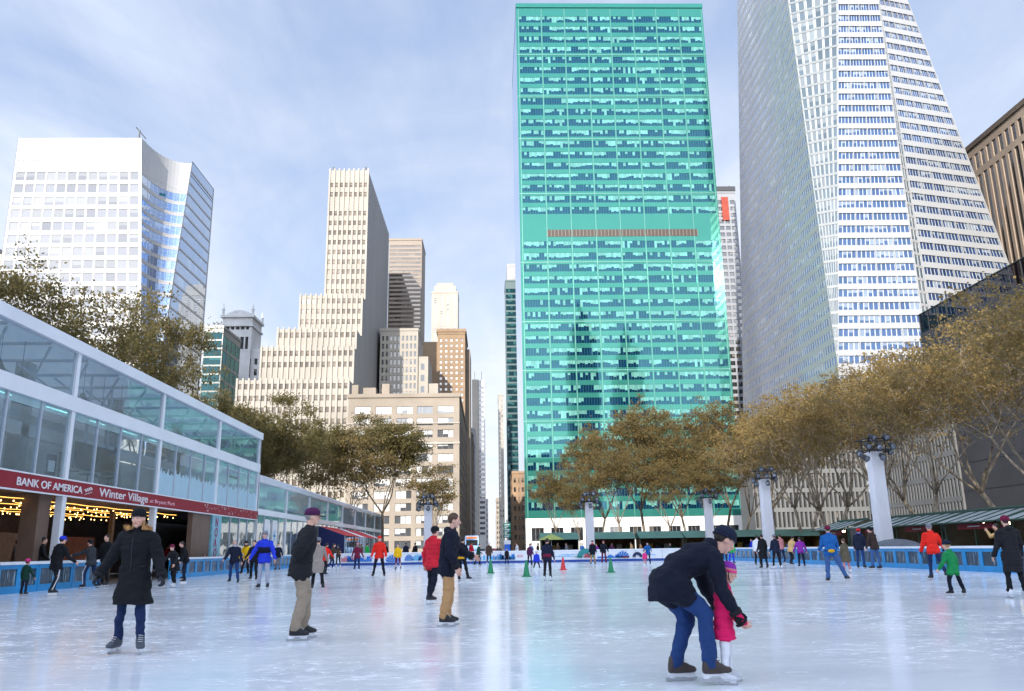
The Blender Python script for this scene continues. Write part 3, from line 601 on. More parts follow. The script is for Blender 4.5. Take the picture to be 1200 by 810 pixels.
# people standing outside the boards
def put_outside(label, px, ytop, X=None, Y=None, face=180, **k):
    d = at_x(px, ytop, X) if X is not None else at_y(px, ytop, Y)
    k['h'] = max(1.35, min(1.9, d[2])); o = make_person(k); o.location = (d[0], d[1], d[2]-k['h']); o.location.z = 0.0 if abs(o.location.z) < 0.6 else o.location.z
    o.rotation_euler = (0, 0, R(-face)); tag(o, label, 'person', 'onlookers outside the boards'); return o
put_outside('onlooker in camel coat raising a camera behind the right boards', 1168, 614, X=21.6, face=300, top='camel', legs='dark_jeans', hair='dark', seed=71, near=0, bulk=1.15, pose=stand(sh_l=62, el_l=95, sh_r=62, el_r=95, in_l=30, in_r=30, out_l=12, out_r=12))
put_outside('onlooker in blue behind the far right boards near the bright green jacket', 881, 632, X=21.4, face=250, top='royal', legs='black', hair='dark', seed=72, pose=stand())
put_outside('onlooker in black jacket leaning in the rink-side opening', 229, 636, X=-17.6, face=80, top='black', legs='black', hair='blond', seed=73, bulk=1.2, pose=stand(sh_l=40))
put_outside('onlooker in navy beside the black jacket in the rink-side opening', 238, 637, X=-17.8, face=100, top='navy', legs='black', hair='dark', seed=74, pose=stand())
put_outside('onlooker in red top deep inside the pavilion opening, left of the timber post', 196, 640, X=-20.5, face=110, top='crimson', legs='black', hair='dark', seed=90, pose=stand())
put_outside('onlooker in grey deep inside the first pavilion opening', 20, 634, X=-20.0, face=70, top='grey', legs='black', hair='dark', seed=91, pose=stand())
put_outside('onlooker in pale jacket inside the pavilion right of the timber post', 214, 640, X=-21.0, face=90, top='pale_grey', legs='navy', hair='brown', seed=92, pose=stand())
_far = [('onlooker in black beside the awning beyond the far boards', 452, 637, 'soft_black'), ('onlooker in rose jacket just right of the leftmost far lamp tower', 512, 637, 'rose'), ('onlooker in white right of the street sign beyond the far boards', 606, 637, 'white'), ('onlooker in brown behind the red cone', 654, 637, 'brown'),
    ('onlooker in purple close to the lamp tower left of the middle trees', 699, 638, 'purple'), ('onlooker in navy at the amber far kiosk', 786, 637, 'navy'), ('onlooker in tan at the counter left of the bending adult', 751, 637, 'tan'), ('onlooker in dark brown at the first green far kiosk', 630, 637, 'dark_brown'), ('onlooker in sky blue behind the seated child', 622, 637, 'sky'), ('onlooker in yellow behind the long black coat', 903, 637, 'amber'), ('onlooker in teal right of the yellow one at the far kiosks', 922, 637, 'teal_blue'), ('onlooker in dark coat left of the tall pale lamp tower beyond the far boards', 487, 636, 'black'), ('onlooker in navy beyond the far boards behind the yellow top', 476, 635, 'navy'), ('onlooker in maroon beyond the far boards near the far kiosk', 717, 637, 'plum'),
    ('onlooker in blue between two lamp towers beyond the far boards', 682, 637, 'sky'), ('onlooker in grey left of the blue onlooker beyond the far boards', 664, 637, 'grey'), ('onlooker in green vest beyond the maroon skater', 430, 637, 'bright_green'),
    ('onlooker in olive beyond the maroon skater', 424, 638, 'olive'), ('onlooker in red beyond the brown coat skater', 552, 636, 'crimson'), ('onlooker in dark green near the parasol', 640, 636, 'forest'), ('onlooker in camel coat beside the far kiosks', 740, 636, 'camel')]
for i, (lb, px, yt, c) in enumerate(_far):
    put_outside(lb, px, yt, Y=79.5+1.3*(i % 3), face=RNG.integers(0, 360), top=c, legs='black', hair=('dark', 'brown')[i % 2], seed=80+i, pose=stand())
# ------------------------------------------------------------------ facades
def V3(p): return np.array(p, dtype=float)
def plane_patch(o, u, W, z0, z1):
    """vertical rectangle: O its lower left corner seen from outside, U the direction to the right"""
    o = V3(o); u = V3(u)/np.linalg.norm(u)
    return lambda s, t: o+u*(W*s)+np.array([0, 0, z0+(z1-z0)*t])
def bilin(a, b, c, d):
    """A lower left, B lower right, C upper right, D upper left"""
    a, b, c, d = map(V3, (a, b, c, d))
    return lambda s, t: (a*(1-s)+b*s)*(1-t)+(d*(1-s)+c*s)*t
def cells(n, lo, hi, frac, off=0.5):
    st = (hi-lo)/n; w = st*frac
    return [(lo+st*i+(st-w)*off, lo+st*i+(st-w)*off+w) for i in range(n)]
class Budget:
    def __init__(s, n=95): s.left = n; s.rest = {}
def facade(T, P, cols, rows, wall_m, win_m, depth=0.25, panes=1, mode='window', budget=None, wall_name='wall', seed=0, nseg=1, wall=None, order=None):
    """wall with real recessed openings; every opening its own window (mode 'window') or one ribbon per floor (mode 'band')"""
    own = wall is None; w = wall or MB()
    du = P(0.501, 0.5)-P(0.5, 0.5); dv = P(0.5, 0.501)-P(0.5, 0.5); n0 = np.cross(du, dv); n0 /= np.linalg.norm(n0)
    cs = sorted({0.0, 1.0, *[x for c in cols for x in c]}); rs = sorted({0.0, 1.0, *[x for r in rows for x in r]})
    if nseg > 1: cs = sorted({*cs, *[i/nseg for i in range(nseg+1)]})
    cset = lambda a, b: any(c[0]-1e-9 <= a and b <= c[1]+1e-9 for c in cols)
    rset = lambda a, b: any(r[0]-1e-9 <= a and b <= r[1]+1e-9 for r in rows)
    for r0, r1 in zip(rs, rs[1:]):
        if not rset(r0, r1):
            for c0, c1 in (zip(cs, cs[1:]) if nseg > 1 else [(0.0, 1.0)]): w.quad(P(c0, r0), P(c1, r0), P(c1, r1), P(c0, r1))
            continue
        for c0, c1 in zip(cs, cs[1:]):
            if not cset(c0, c1): w.quad(P(c0, r0), P(c1, r0), P(c1, r1), P(c0, r1))
    ri = list(range(len(rows)))
    for j in (order or ri):
        r0, r1 = rows[j]; band = MB()
        for i, (c0, c1) in enumerate(cols):
            q = [P(c0, r0), P(c1, r0), P(c1, r1), P(c0, r1)]; q2 = [p-n0*depth for p in q]
            for k in range(4):
                m = (k+1) % 4; w.quad(q[k], q[m], q2[m], q2[k])
            if nseg > 1 and mode == 'band':
                ss = [x for x in cs if c0-1e-9 <= x <= c1+1e-9]
            else: ss = [c0, c1]
            for a, bb in zip(ss, ss[1:]):
                u0 = i*panes+panes*(a-c0)/(c1-c0)+seed*997; u1 = i*panes+panes*(bb-c0)/(c1-c0)+seed*997
                vv = j+0.0; uv = [(u0, vv+0.001), (u1, vv+0.001), (u1, vv+0.999), (u0, vv+0.999)]
                qq = [P(a, r0)-n0*depth, P(bb, r0)-n0*depth, P(bb, r1)-n0*depth, P(a, r1)-n0*depth]
                if mode == 'band': band.quad(*qq, uv=uv)
                else:
                    if budget is None or budget.left > 0:
                        MB().quad(*qq, uv=uv).build('window', win_m, T)
                        if budget: budget.left -= 1
                    else: budget.rest.setdefault(win_m.name, MB()).quad(*qq, uv=uv)
        if mode == 'band':
            if budget is None or budget.left > 0:
                band.build('window_band', win_m, T)
                if budget: budget.left -= 1
            else: budget.rest.setdefault(win_m.name, MB()).add(band.v, band.f, band.uv)
    if own: return w.build(wall_name, wall_m, T)
def close_budget(T, b, m):
    for k, r in b.rest.items(): o = r.build('window', bpy.data.materials[k], T); o['kind'] = 'stuff'
def shell(T, name, lo, hi, m, front=True, right=True, left=True):
    """plain back, sides and roof of a box-shaped block whose facades are built apart"""
    x0, y0, z0 = lo; x1, y1, z1 = hi; b = MB()
    b.quad((x0, y0, z1), (x1, y0, z1), (x1, y1, z1), (x0, y1, z1)); b.quad((x1, y1, z0), (x0, y1, z0), (x0, y1, z1), (x1, y1, z1))
    if left: b.quad((x0, y1, z0), (x0, y0, z0), (x0, y0, z1), (x0, y1, z1))
    if right: b.quad((x1, y0, z0), (x1, y1, z0), (x1, y1, z1), (x1, y0, z1))
    if front: b.quad((x0, y0, z0), (x1, y0, z0), (x1, y0, z1), (x0, y0, z1))
    return b.build(name, m, T)
def up_rows(z0, z1, first, step, hgt, n):
    return [((first+step*k-z0)/(z1-z0), (first+step*k+hgt-z0)/(z1-z0)) for k in range(n) if first+step*k+hgt < z1]

M_WHITE = mat('white_panel', (0.355, 0.353, 0.35), 0.35, 0, 0.05, 0.05)
M_LIME = mat('pale_limestone', (0.37, 0.335, 0.285), 0.85, 0, 0.10, 0.12, 0.2, 1.5)
M_CREAM = mat('cream_stone', (0.275, 0.23, 0.18), 0.85, 0, 0.14, 0.15, 0.25, 1.5)
M_BROWN = mat('brown_brick', (0.30, 0.21, 0.135), 0.9, 0, 0.16, 0.12, 0.3, 3.0)
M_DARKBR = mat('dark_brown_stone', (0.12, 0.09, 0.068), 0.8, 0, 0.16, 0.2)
M_GREYST = mat('grey_stone', (0.34, 0.335, 0.33), 0.85, 0, 0.14, 0.2, 0.3, 2.0)
M_TAR = mat('roof_gravel', (0.16, 0.155, 0.15), 0.95, 0, 0.2, 0.6)
M_STEELD = mat('dark_steel', (0.05, 0.052, 0.056), 0.45, 0.4, 0.1)

# ---- the teal glass slab
T = thing('glass_tower', 'tall teal green glass slab tower with rows of ribbon windows facing the park', 'skyscraper', (42, 275, 0))
M_TEAL = facade_glass('teal_spandrel', (0.022, 0.120, 0.098), (0.024, 0.128, 0.104), 0.5, 0.14, (0.16, 0.46, 0.38), 0.5, 0.03, 0.0, wobble=0.004)
M_TEALW = facade_glass('teal_window', (0.002, 0.016, 0.046), (0.125, 0.315, 0.268), 0.60, 0.12, (0.16, 0.40, 0.44), 0.12, 0.02, 0.04, (0.03, 0.16, 0.14), 0.008, 0.22, 0.78)
GX0, GX1, GY, GH = 10.1, 75.0, 250.0, 183.0
rows = up_rows(10, GH, 12.2, 3.93, 2.4, 43)
mech = {int(round((100.6-12.2)/3.93)), int(round((104.5-12.2)/3.93))}
P = plane_patch((GX0, GY, 0), (1, 0, 0), GX1-GX0, 10, GH)
bays = cells(8, 0.012, 0.992, 0.93)
facade(T, P, bays, [r for k, r in enumerate(rows) if k not in mech], M_TEAL, M_TEALW, 0.10, 9, 'band', wall_name='spandrel_wall')
for k in sorted(mech):
    r0, r1 = rows[k]
    if k == min(mech):
        b = MB(); b.quad(P(0.135, r0)+V3((0, -.04, 0)), P(0.885, r0)+V3((0, -.04, 0)), P(0.885, r1)+V3((0, -.04, 0)), P(0.135, r1)+V3((0, -.04, 0)))
        lv = b.build('louvre_panel', mat('louvre_dark', (0.05, 0.03, 0.022), 0.6, 0, 0.1), T); fn = MB()
        for i in range(43):
            s = 0.137+0.748*i/42; p = P(s, r0); fn.box((p[0]-.13, GY-.22, p[2]), (p[0]+.13, GY-.05, p[2]+2.25))
        fn.build('fin', mat('louvre_fin', (0.13, 0.115, 0.09), 0.5), lv)
mu = MB()
for i in range(9):
    x = GX0+(GX1-GX0)*(0.012+0.98*i/8); mu.box((x-.06, GY-.10, 9.8), (x+.06, GY-.002, GH-0.5))
for k in (7, 11, 15, 20, 26, 31, 35, 39): z = 12.2+3.93*k-0.9; mu.box((GX0+.05, GY-.13, z), (GX1-.05, GY-.004, z+.18))
mu.build('mullion', mat('pale_mullion', (0.13, 0.28, 0.24), 0.35, 0.3, 0.05), T)
shell(T, 'side_wall', (GX0, GY, 0), (GX1, GY+52, GH), facade_glass('sky_sheen_glass', (0.30, 0.36, 0.46), (0.5, 0.55, 0.66), 0.5, 0.35, (0.9, 0.93, 1), 0.3, 0.06, 0.0), front=False)  # pale lavender base carries the sky reflected in the side walls
b = MB(); b.box((GX0-.02, GY-.35, GH-.01), (GX1+.02, GY+52.02, GH+1.6)); b.build('parapet', M_TEAL, T)
M_SHOP = facade_glass('shop_glass', (0.02, 0.022, 0.025), (0.10, 0.09, 0.07), 0.3, 0.06, full=0.5, mull=0.05, mull_col=(.25, .25, .25))
P = plane_patch((GX0, GY-1.2, 0), (1, 0, 0), GX1-GX0, 0, 9.9)
facade(T, P, cells(11, 0.01, 0.99, 0.62), [(0.34, 0.72)], mat('white_base_stone', (0.60, 0.58, 0.54), 0.6, 0, 0.10, 0.15), M_SHOP, 0.5, 3, 'window', wall_name='base_wall')
b = MB(); b.quad((GX0, GY-1.2, 9.9), (GX1, GY-1.2, 9.9), (GX1, GY+.1, 9.9), (GX0, GY+.1, 9.9)); b.build('ledge', M_GREYST, T)
for i, px in enumerate((617, 621, 625, 629, 634, 638, 642, 646, 651, 655, 660, 664)):
    p = at_y(px, 6, GY+6); b = MB(); b.tube([(p[0], GY+6, GH+1.5), (p[0], GY+6, GH+2.6)], 0.16, 6); b.ell((p[0], GY+6, GH+3.0), (0.55, 0.55, 0.65), None, 8, 6); b.build('roof_fan', M_STEELD, T, True)

# ---- the faceted crystal tower
T = thing('faceted_tower', 'very tall faceted white and blue glass tower with leaning crystal facets at right', 'skyscraper', (108, 235, 0))
M_OBW = mat('ceramic_white', (0.31, 0.31, 0.305), 0.3, 0.0, 0.05, 0.1, coat=0.3)
M_OBG = facade_glass('blue_glass', (0.022, 0.042, 0.10), (0.20, 0.23, 0.265), 0.40, 0.07, (0.5, 0.70, 1), 0.25, 0.02, 0.09, (0.5, 0.51, 0.5), 0.02)
M_OBS = facade_glass('sky_sheen_grid_glass', (0.13, 0.195, 0.35), (0.32, 0.37, 0.44), 0.4, 0.0, (0.6, 0.72, 0.95), 0.3, 0.12, 0.0, (0.36, 0.37, 0.37), 0.012)  # base colour lightened in place of bright sky reflected in the south face
M_OBC = facade_glass('pale_chamfer_glass', (0.075, 0.10, 0.115), (0.16, 0.18, 0.185), 0.55, 0.02, (0.85, 0.93, 1), 0.4, 0.03, 0.10, (0.5, 0.52, 0.52), 0.02)
ZT, ZB = 182.0, 8.0
xch = lambda z: 86+max(0, 0.112*(z-44)); ych = lambda z: 198+max(0, 0.056*(z-44)); yw = lambda z: 287-0.226*z; xn = lambda z: 112.2-(z-40)*(3.0/142); xr = lambda z: (0.75-0.001055*z)*(199.4-0.27*xn(z))/(1-0.27*(0.75-0.001055*z))
zk = 44.0; fl = 3.45
bud = Budget(96)
def rows_for(z0, z1, frac, phase=0.6):
    n = int((z1-z0)/fl); return [((fl*k+phase)/(z1-z0), (fl*k+phase+fl*frac)/(z1-z0)) for k in range(n)]
# east face with white ribbon spandrels, lower and upper lengths
wl = MB()
vis = lambda n, a, b: list(range(a, min(b, n)))+[k for k in range(n) if k < a or k >= b]
P = bilin((86, 198, ZB), (109, 198, ZB), (109, 198, zk), (86, 198, zk)); rr = rows_for(ZB, zk, 0.56)
facade(T, P, cells(4, 0.005, 0.995, 0.96), rr, M_OBW, M_OBG, 0.30, 4, 'band', bud, wall=wl, seed=1, order=vis(len(rr), 8, 99))
P = bilin((86, 198, zk), (109, 198, zk), (109, 198, ZT), (xch(ZT), 198, ZT)); rr = rows_for(zk, ZT, 0.56)
facade(T, P, cells(4, 0.005, 0.995, 0.95), rr, M_OBW, M_OBG, 0.30, 4, 'band', bud, wall=wl, seed=2, order=vis(len(rr), 0, 31))
wl.build('spandrel_wall', M_OBW, T)
# wing turned away to the right
wl = MB(); wing = lambda z, s: V3((xn(z)+(xr(z)-xn(z))*s, 199.4+0.27*(xr(z)-xn(z))*s, z))
P = bilin(wing(40, 0), wing(40, 1), wing(ZT, 1), wing(ZT, 0)); rr = rows_for(40, ZT, 0.56)
facade(T, P, cells(6, 0.01, 0.985, 0.95), rr, M_OBW, M_OBG, 0.30, 4, 'band', bud, wall=wl, seed=3, order=vis(len(rr), 3, 32))
wl.build('spandrel_wall', M_OBW, T)
# grey glass crease between the two
P = bilin((109, 198, ZB), wing(ZB, 0), wing(ZT, 0), (109, 198.0, ZT)); rr = rows_for(ZB, ZT, 0.78, 0.3)
facade(T, P, cells(2, 0.02, 0.98, 0.85), rr, M_OBW, M_OBC, 0.1, 1, 'band', bud, wall_name='crease_frame', seed=4, order=vis(len(rr), 14, 36))
# chamfer widening upwards
P = bilin((86, 198, zk), (86.05, 198, zk), (xch(ZT), 198, ZT), (86, ych(ZT), ZT)); rr = rows_for(zk, ZT, 0.8, 0.35)
facade(T, P, cells(6, 0.01, 0.99, 0.86), rr, mat('chamfer_frame', (0.20, 0.215, 0.215), 0.3), M_OBC, 0.10, 1, 'band', bud, wall_name='chamfer_frame', seed=5, order=vis(len(rr), 6, 31))
# south face: fine white grid
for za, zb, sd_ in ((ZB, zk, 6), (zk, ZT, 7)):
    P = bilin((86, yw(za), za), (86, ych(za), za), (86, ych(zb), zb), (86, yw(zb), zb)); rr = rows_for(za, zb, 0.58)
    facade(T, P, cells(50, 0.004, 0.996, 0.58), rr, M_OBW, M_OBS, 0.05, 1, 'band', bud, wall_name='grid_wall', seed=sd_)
close_budget(T, bud, M_OBG)
core = MB()
lo_ = [(86.6, yw(ZB)-.5, ZB), (86.6, 198.8, ZB), (109, 198.8, ZB), (112.5, 200.6, ZB), (146, 208.5, ZB), (146, 278, ZB)]; hi_ = [(86.6, yw(ZT)-.5, ZT), (86.6, ych(ZT)+.8, ZT), (xch(ZT)+.6, 198.8, ZT), (110, 200.4, ZT), (xr(ZT)-1, 201.2, ZT), (xr(ZT)-1, 244, ZT)]
core.rings([lo_, hi_]); core.build('core', M_STEELD, T)
lb = MB(); lb.box((87.5, 199.5, 0), (145, 276, ZB-.02)); lb.build('lobby', M_STEELD, T)

# ---- white tower with the hollowed corner
T = thing('office_tower', 'white office tower at far left with a hollow curved glass corner and mast', 'skyscraper', (-118, 250, 0))
M_WTG = facade_glass('white_tower_glass', (0.185, 0.19, 0.205), (0.25, 0.255, 0.26), 0.5, 0.03, (1, 1, 1), 0.4, 0.03, 0.03, (0.6, 0.6, 0.6), 0.01)
M_WTB = facade_glass('deep_blue_glass', (0.03, 0.08, 0.22), (0.30, 0.38, 0.5), 0.2, 0.42, (0.75, 0.86, 1), 0.3, 0.015, 0.03, (0.4, 0.45, 0.55), 0.01)
WH = 123.3; x1 = lambda z: min(-95.3, -95.3-(z-20)*0.0875); y1 = lambda z: max(230.0, 230+(z-20)*0.165)
zb = 20.0
P = bilin((-141, 230, zb), (x1(zb), 230, zb), (x1(WH), 230, WH), (-140.9, 230, WH))
rws = [((109.6-3.97*k-zb)/(WH-zb), (109.6-3.97*k+2.65-zb)/(WH-zb)) for k in range(21, -1, -1)]
bud = Budget(96); ordr = list(range(21, 8, -1))+list(range(9))
facade(T, P, cells(12, 0.015, 0.985, 0.83), rws, M_WHITE, M_WTG, 0.18, 1, 'window', bud, seed=1, order=ordr)
close_budget(T, bud, M_WTG)
b = MB(); b.box((-141, 230.02, 0), (-95.3, 231, zb)); b.build('base_wall', M_WHITE, T)
for z in (113.6, 117.4):
    b = MB(); n = 24
    for i in range(n): x = -140+i*1.5; b.box((x-.03, 229.93, z), (x+.03, 229.998, z+2.4))
    b.box((-140.2, 229.90, z+2.4), (-104.9, 229.997, z+2.46)); b.box((-140.2, 229.9, z-.06), (-105, 229.997, z)); b.build('louvre_panel', mat('pale_louvre', (0.2, 0.2, 0.21), 0.5), T)
def scoop(s, t):
    z = zb+(WH-zb)*t; A = V3((x1(z), 230, z)); B = V3((-95.3, y1(z), z)); k = 0.85
    C = (A+B)/2+(V3((x1(z), y1(z), z))-(A+B)/2)*k*1.15; return A*(1-s)**2+C*2*s*(1-s)+B*s*s
facade(T, scoop, [(0.0, 1.0)], [((109.0-3.97*k-zb)/(WH-zb), (109.0-3.97*k+2.7-zb)/(WH-zb)) for k in range(21, -1, -1)], M_WHITE, M_WTB, 0.06, 8, 'band', wall_name='curved_wall', nseg=14, seed=2)
P = bilin((-95.3, y1(zb), zb), (-95.3, 269, zb), (-95.3, 269, WH), (-95.3, y1(WH), WH))
facade(T, P, [(0.03, 0.985)], [((109.0-3.97*k-zb)/(WH-zb), (109.0-3.97*k+3.35-zb)/(WH-zb)) for k in range(21, -4, -1)], M_WHITE, M_WTB, 0.12, 14, 'band', wall_name='north_wall', seed=4)
b = MB(); b.quad((-141, 269, 0), (-141, 230, 0), (-141, 230, WH), (-141, 269, WH)); b.quad((-95.3, 269, 0), (-141, 269, 0), (-141, 269, WH), (-95.3, 269, WH)); b.quad((-95.3, 230, 0), (-95.3, 269, 0), (-95.3, 269, zb), (-95.3, 230, zb)); b.build('side_wall', M_WHITE, T)
b = MB(); pts = [scoop(i/14, 1)-V3((0, 0, 4)) for i in range(15)]; poly = pts+[V3((-95.3, 269, WH-4)), V3((-140.9, 269, WH-4)), V3((-140.9, 230, WH-4))]; b.add(poly, [tuple(range(len(poly)))]); b.build('roof', M_TAR, T)
b = MB(); b.box((-122, 240, WH-4), (-108, 256, WH+4.5)); b.build('penthouse', M_WHITE, T)
b = MB(); p = at_y(163, 160, 240); q = V3((p[0], 240, WH+1)); b.tube([q-V3((0, 0, 5)), q+V3((0, 0, 4.5))], 0.55, 6); b.tube([q+V3((0, 0, 4)), q+V3((0, 0, 7))], 0.25, 6); b.tube([q+V3((-1.2, 0, 8)), q+V3((2.2, 0, 4.0))], 0.16, 5); b.build('mast', M_STEELD, T)
T = thing('white_block', 'small pale block just showing beside the white tower at far left', 'building', (-168, 260, 0))
b = MB(); b.box((-185, 245, 0), (-143, 280, 92)); b.build('wall', M_LIME, T); b = MB(); b.box((-170, 255, 92), (-158, 268, 98)); b.build('penthouse', M_GREYST, T)

# ---- stepped tower
T = thing('stepped_tower', 'pale stepped tower with many vertical piers and a shadowed windowless flank', 'skyscraper', (-50, 270, 0))
M_STW = facade_glass('stepped_glass', (0.085, 0.068, 0.052), (0.18, 0.148, 0.115), 0.65, 0.0, (1, 0.97, 0.92), 0.5, 0.05, 0.0)
M_FLANK_SHADE = mat('shaded_flank_stone', (0.21, 0.207, 0.20), 0.6, 0, 0.10, 0.4, stretch=(1, 1, 0.1))  # same pale stone darkened: the flank's shade is put into its colour
XR = -39.1; bud = Budget(96); walls = None
tiers = [(250.0, -51.5, 77.9, 122.1, 8), (245.0, -57.9, 64.8, 77.9, 12), (236.0, -61.9, 58.5, 64.8, 14), (232.6, -65.4, 47.6, 58.5, 17), (226.0, -69.7, 0.0, 47.6, 19)]
for (yf, xl, za, zt, nc) in tiers:
    W = XR-xl; P = plane_patch((xl, yf, 0), (1, 0, 0), W, za, zt); H = zt-za
    n = max(1, int((H-1.0)/3.3)); rws = [((H-2.6-3.3*k)/H, (H-2.6-3.3*k+1.55)/H) for k in range(n) if H-2.6-3.3*k > 0.3][::-1]
    if zt > 120: rws = [r for k, r in enumerate(rws) if k not in (len(rws)-1, len(rws)-4)]
    facade(T, P, cells(nc, 0.0, 1.0, 0.56), rws, M_LIME, M_STW, 0.22, 1, 'window', bud, seed=int(zt), order=list(reversed(range(len(rws)))))
    pr = MB()
    for i in range(nc+1): x = xl+W*i/nc; pr.box((x-.27, yf-.42, za), (x+.27, yf-.003, zt+.5))
    pr.build('pier', M_LIME, T)
    b = MB(); b.quad((XR, yf, za), (XR, 306, za), (XR, 306, zt), (XR, yf, zt)); b.quad((xl, 306, za), (xl, yf, za), (xl, yf, zt), (xl, 306, zt)); b.quad((XR, 306, za), (xl, 306, za), (xl, 306, zt), (XR, 306, zt)); b.build('flank_wall', M_FLANK_SHADE, T)
    b = MB(); b.quad((xl, yf, zt), (XR, yf, zt), (XR, 306, zt), (xl, 306, zt)); b.build('terrace', M_TAR, T)
close_budget(T, bud, M_STW)
for dx in (0.8, 11.4): b = MB(); b.tube([(-51.5+dx, 251, 122), (-51.5+dx, 251, 123.8)], 0.25, 6); b.build('lamp_post', M_STEELD, T)

# ---- other buildings of the left side
def block(name, label, cat, lo, hi, wm, gm, nc, nr, fw, fh, side=None, depth=0.3, panes=2, cap=95, extra=None, zlow=0.0, order=None, left=None):
    x0, y0, z0 = lo; x1_, y1_, z1 = hi
    T = thing(name, label, cat, ((x0+x1_)/2, (y0+y1_)/2, 0)); bud = Budget(cap)
    zz = max(z0, zlow); P = plane_patch((x0, y0, 0), (1, 0, 0), x1_-x0, zz, z1)
    rws = cells(nr, 0.01, 0.975, fh); facade(T, P, cells(nc, 0.02, 0.98, fw), rws, wm, gm, depth, panes, 'window', bud, seed=int(abs(x0)*7+y0), order=order or list(reversed(range(nr))))
    if zz > z0: b = MB(); b.box((x0, y0+.02, z0), (x1_, y0+1, zz)); b.build('base_wall', wm, T)
    if side:
        sn, sr, sw, sh = side; P = plane_patch((x1_, y0, 0), (0, 1, 0), y1_-y0, z0, z1)
        facade(T, P, cells(sn, 0.02, 0.98, sw), cells(sr, 0.01, 0.975, sh), wm, gm, depth, panes, 'window', bud, wall_name='side_wall', seed=int(abs(x1_)*5))
    if left:
        sn, sr, sw, sh = left; P = plane_patch((x0, y1_, 0), (0, -1, 0), y1_-y0, z0, z1)
        facade(T, P, cells(sn, 0.02, 0.98, sw), cells(sr, 0.01, 0.975, sh), wm, gm, depth, panes, 'window', bud, wall_name='side_wall', seed=int(abs(x1_)*3))
    shell(T, 'back_wall', (x0, y0, z0), (x1_, y1_, z1-0.01), wm, front=False, right=not side, left=not left)
    b = MB(); b.box((x0-.15, y0-.25, z1), (x1_+.15, y1_+.15, z1+0.9)); b.build('parapet', wm, T)
    close_budget(T, bud, gm); return T
G_DARK = facade_glass('dark_window', (0.025, 0.026, 0.028), (0.22, 0.2, 0.17), 0.35, 0.08, full=0.3, mull=0.05, mull_col=(.2, .19, .17))
G_PALE = facade_glass('pale_window', (0.10, 0.105, 0.11), (0.5, 0.5, 0.48), 0.75, 0.10, full=0.6, mull=0.07, mull_col=(.3, .28, .25))
G_TEALD = facade_glass('dark_teal_glass', (0.008, 0.03, 0.035), (0.035, 0.11, 0.11), 0.4, 0.03, (0.3, 0.6, 0.65), 0.3, 0.02, 0.06, (0.02, 0.06, 0.065), 0.02)
T = block('brown_slab', 'dark brown slab tower behind the stepped tower with fine level banding', 'skyscraper', (-42, 330, 0), (-28.2, 348, 128.5), mat('bronze_band', (0.20, 0.16, 0.125), 0.55, 0.1, 0.14, 0.25, stretch=(0.3, 0.3, 3)), facade_glass('bronze_glass', (0.045, 0.036, 0.028), (0.11, 0.085, 0.06), 0.4, 0.10, (1, .93, .85), 0.5, 0.04, 0.0), 1, 36, 0.985, 0.5, depth=0.15, panes=10, zlow=60)
T = block('ribbed_block', 'narrow block with white piers and dark window columns right of the stepped tower', 'building', (-38, 280, 0), (-24.9, 300, 75.7), M_LIME, G_DARK, 9, 17, 0.5, 0.62, panes=1, zlow=26)
b = MB(); b.box((-24.9, 281, 0), (-21.4, 300, 66.7)); b.build('lower_wing', M_LIME, T); b = MB(); b.box((-21.4, 282, 0), (-18.0, 300, 57.3)); b.build('low_wing', M_LIME, T)
for zz in range(34, 65, 4): b = MB(); b.quad((-24.0, 280.97, zz), (-22.6, 280.97, zz), (-22.6, 280.97, zz+2.2), (-24.0, 280.97, zz+2.2), uv=[(0, zz), (1, zz), (1, zz+.99), (0, zz+.99)]); b.build('window', G_DARK, T)
b = MB(); c = V3((-20.2, 270, 44.5)); b.ell(c+V3((0, 12, 2)), (2.8, 2.8, 2.6), None, 16, 10); b.build('water_tank', M_GREYST, T, True)
T = block('slim_white_tower', 'slim white tower with a rounded crown far down the street', 'skyscraper', (-32.6, 450, 0), (-17.8, 466, 143), M_LIME, G_PALE, 4, 40, 0.35, 0.5, panes=1, zlow=90)
b = MB(); b.box((-31.4, 451, 143.9), (-19.0, 465, 147.5)); b.box((-30, 452, 147.5), (-20.4, 464, 149.6)); b.build('crown', M_LIME, T)
T = block('brick_tower', 'tan brick loft tower with a sunlit front standing over the street', 'building', (-20.6, 320, 0), (-9.8, 346, 84.8), M_BROWN, G_PALE, 5, 24, 0.42, 0.5, side=(8, 24, 0.4, 0.5), panes=1, zlow=30)
b = MB(); b.box((-26.6, 321, 0), (-20.6, 346, 82)); b.build('west_wing', M_BROWN, T); b = MB(); b.box((-9.75, 326, 0), (-8.0, 346, 80)); b.build('corner_wing', M_CREAM, T)
b = MB(); b.box((-21.2, 319.4, 85.7), (-9.3, 346.4, 86.9)); b.build('cornice', M_BROWN, T)
T = thing('loft_block', 'wide cream stone loft block with large triple windows behind the trees', 'building', (-22, 245, 0)); bud = Budget(96)
P = plane_patch((-37.1, 215, 0), (1, 0, 0), 29.0, 0, 40.3)
cw = [((x-2.05+37.1)/29.0, (x+2.05+37.1)/29.0) for x in (-33.4, -27.9, -22.4, -17.1, -11.7)]
facade(T, P, cw, [((36.0-3.12*k)/40.3, (36.0-3.12*k+1.95)/40.3) for k in range(11, -1, -1)], M_CREAM, facade_glass('loft_glass', (0.07, 0.075, 0.08), (0.62, 0.62, 0.6), 0.62, 0.10, full=0.5, mull=0.05, mull_col=(.16, .14, .12)), 0.35, 3, 'window', bud)
P = plane_patch((-8.1, 215, 0), (0, 1, 0), 64, 0, 40.3)
facade(T, P, cells(11, 0.01, 0.99, 0.55), [((36.0-3.12*k)/40.3, (36.0-3.12*k+1.95)/40.3) for k in range(11, 0, -1)], M_DARKBR, G_DARK, 0.3, 2, 'window', bud, wall_name='side_wall')
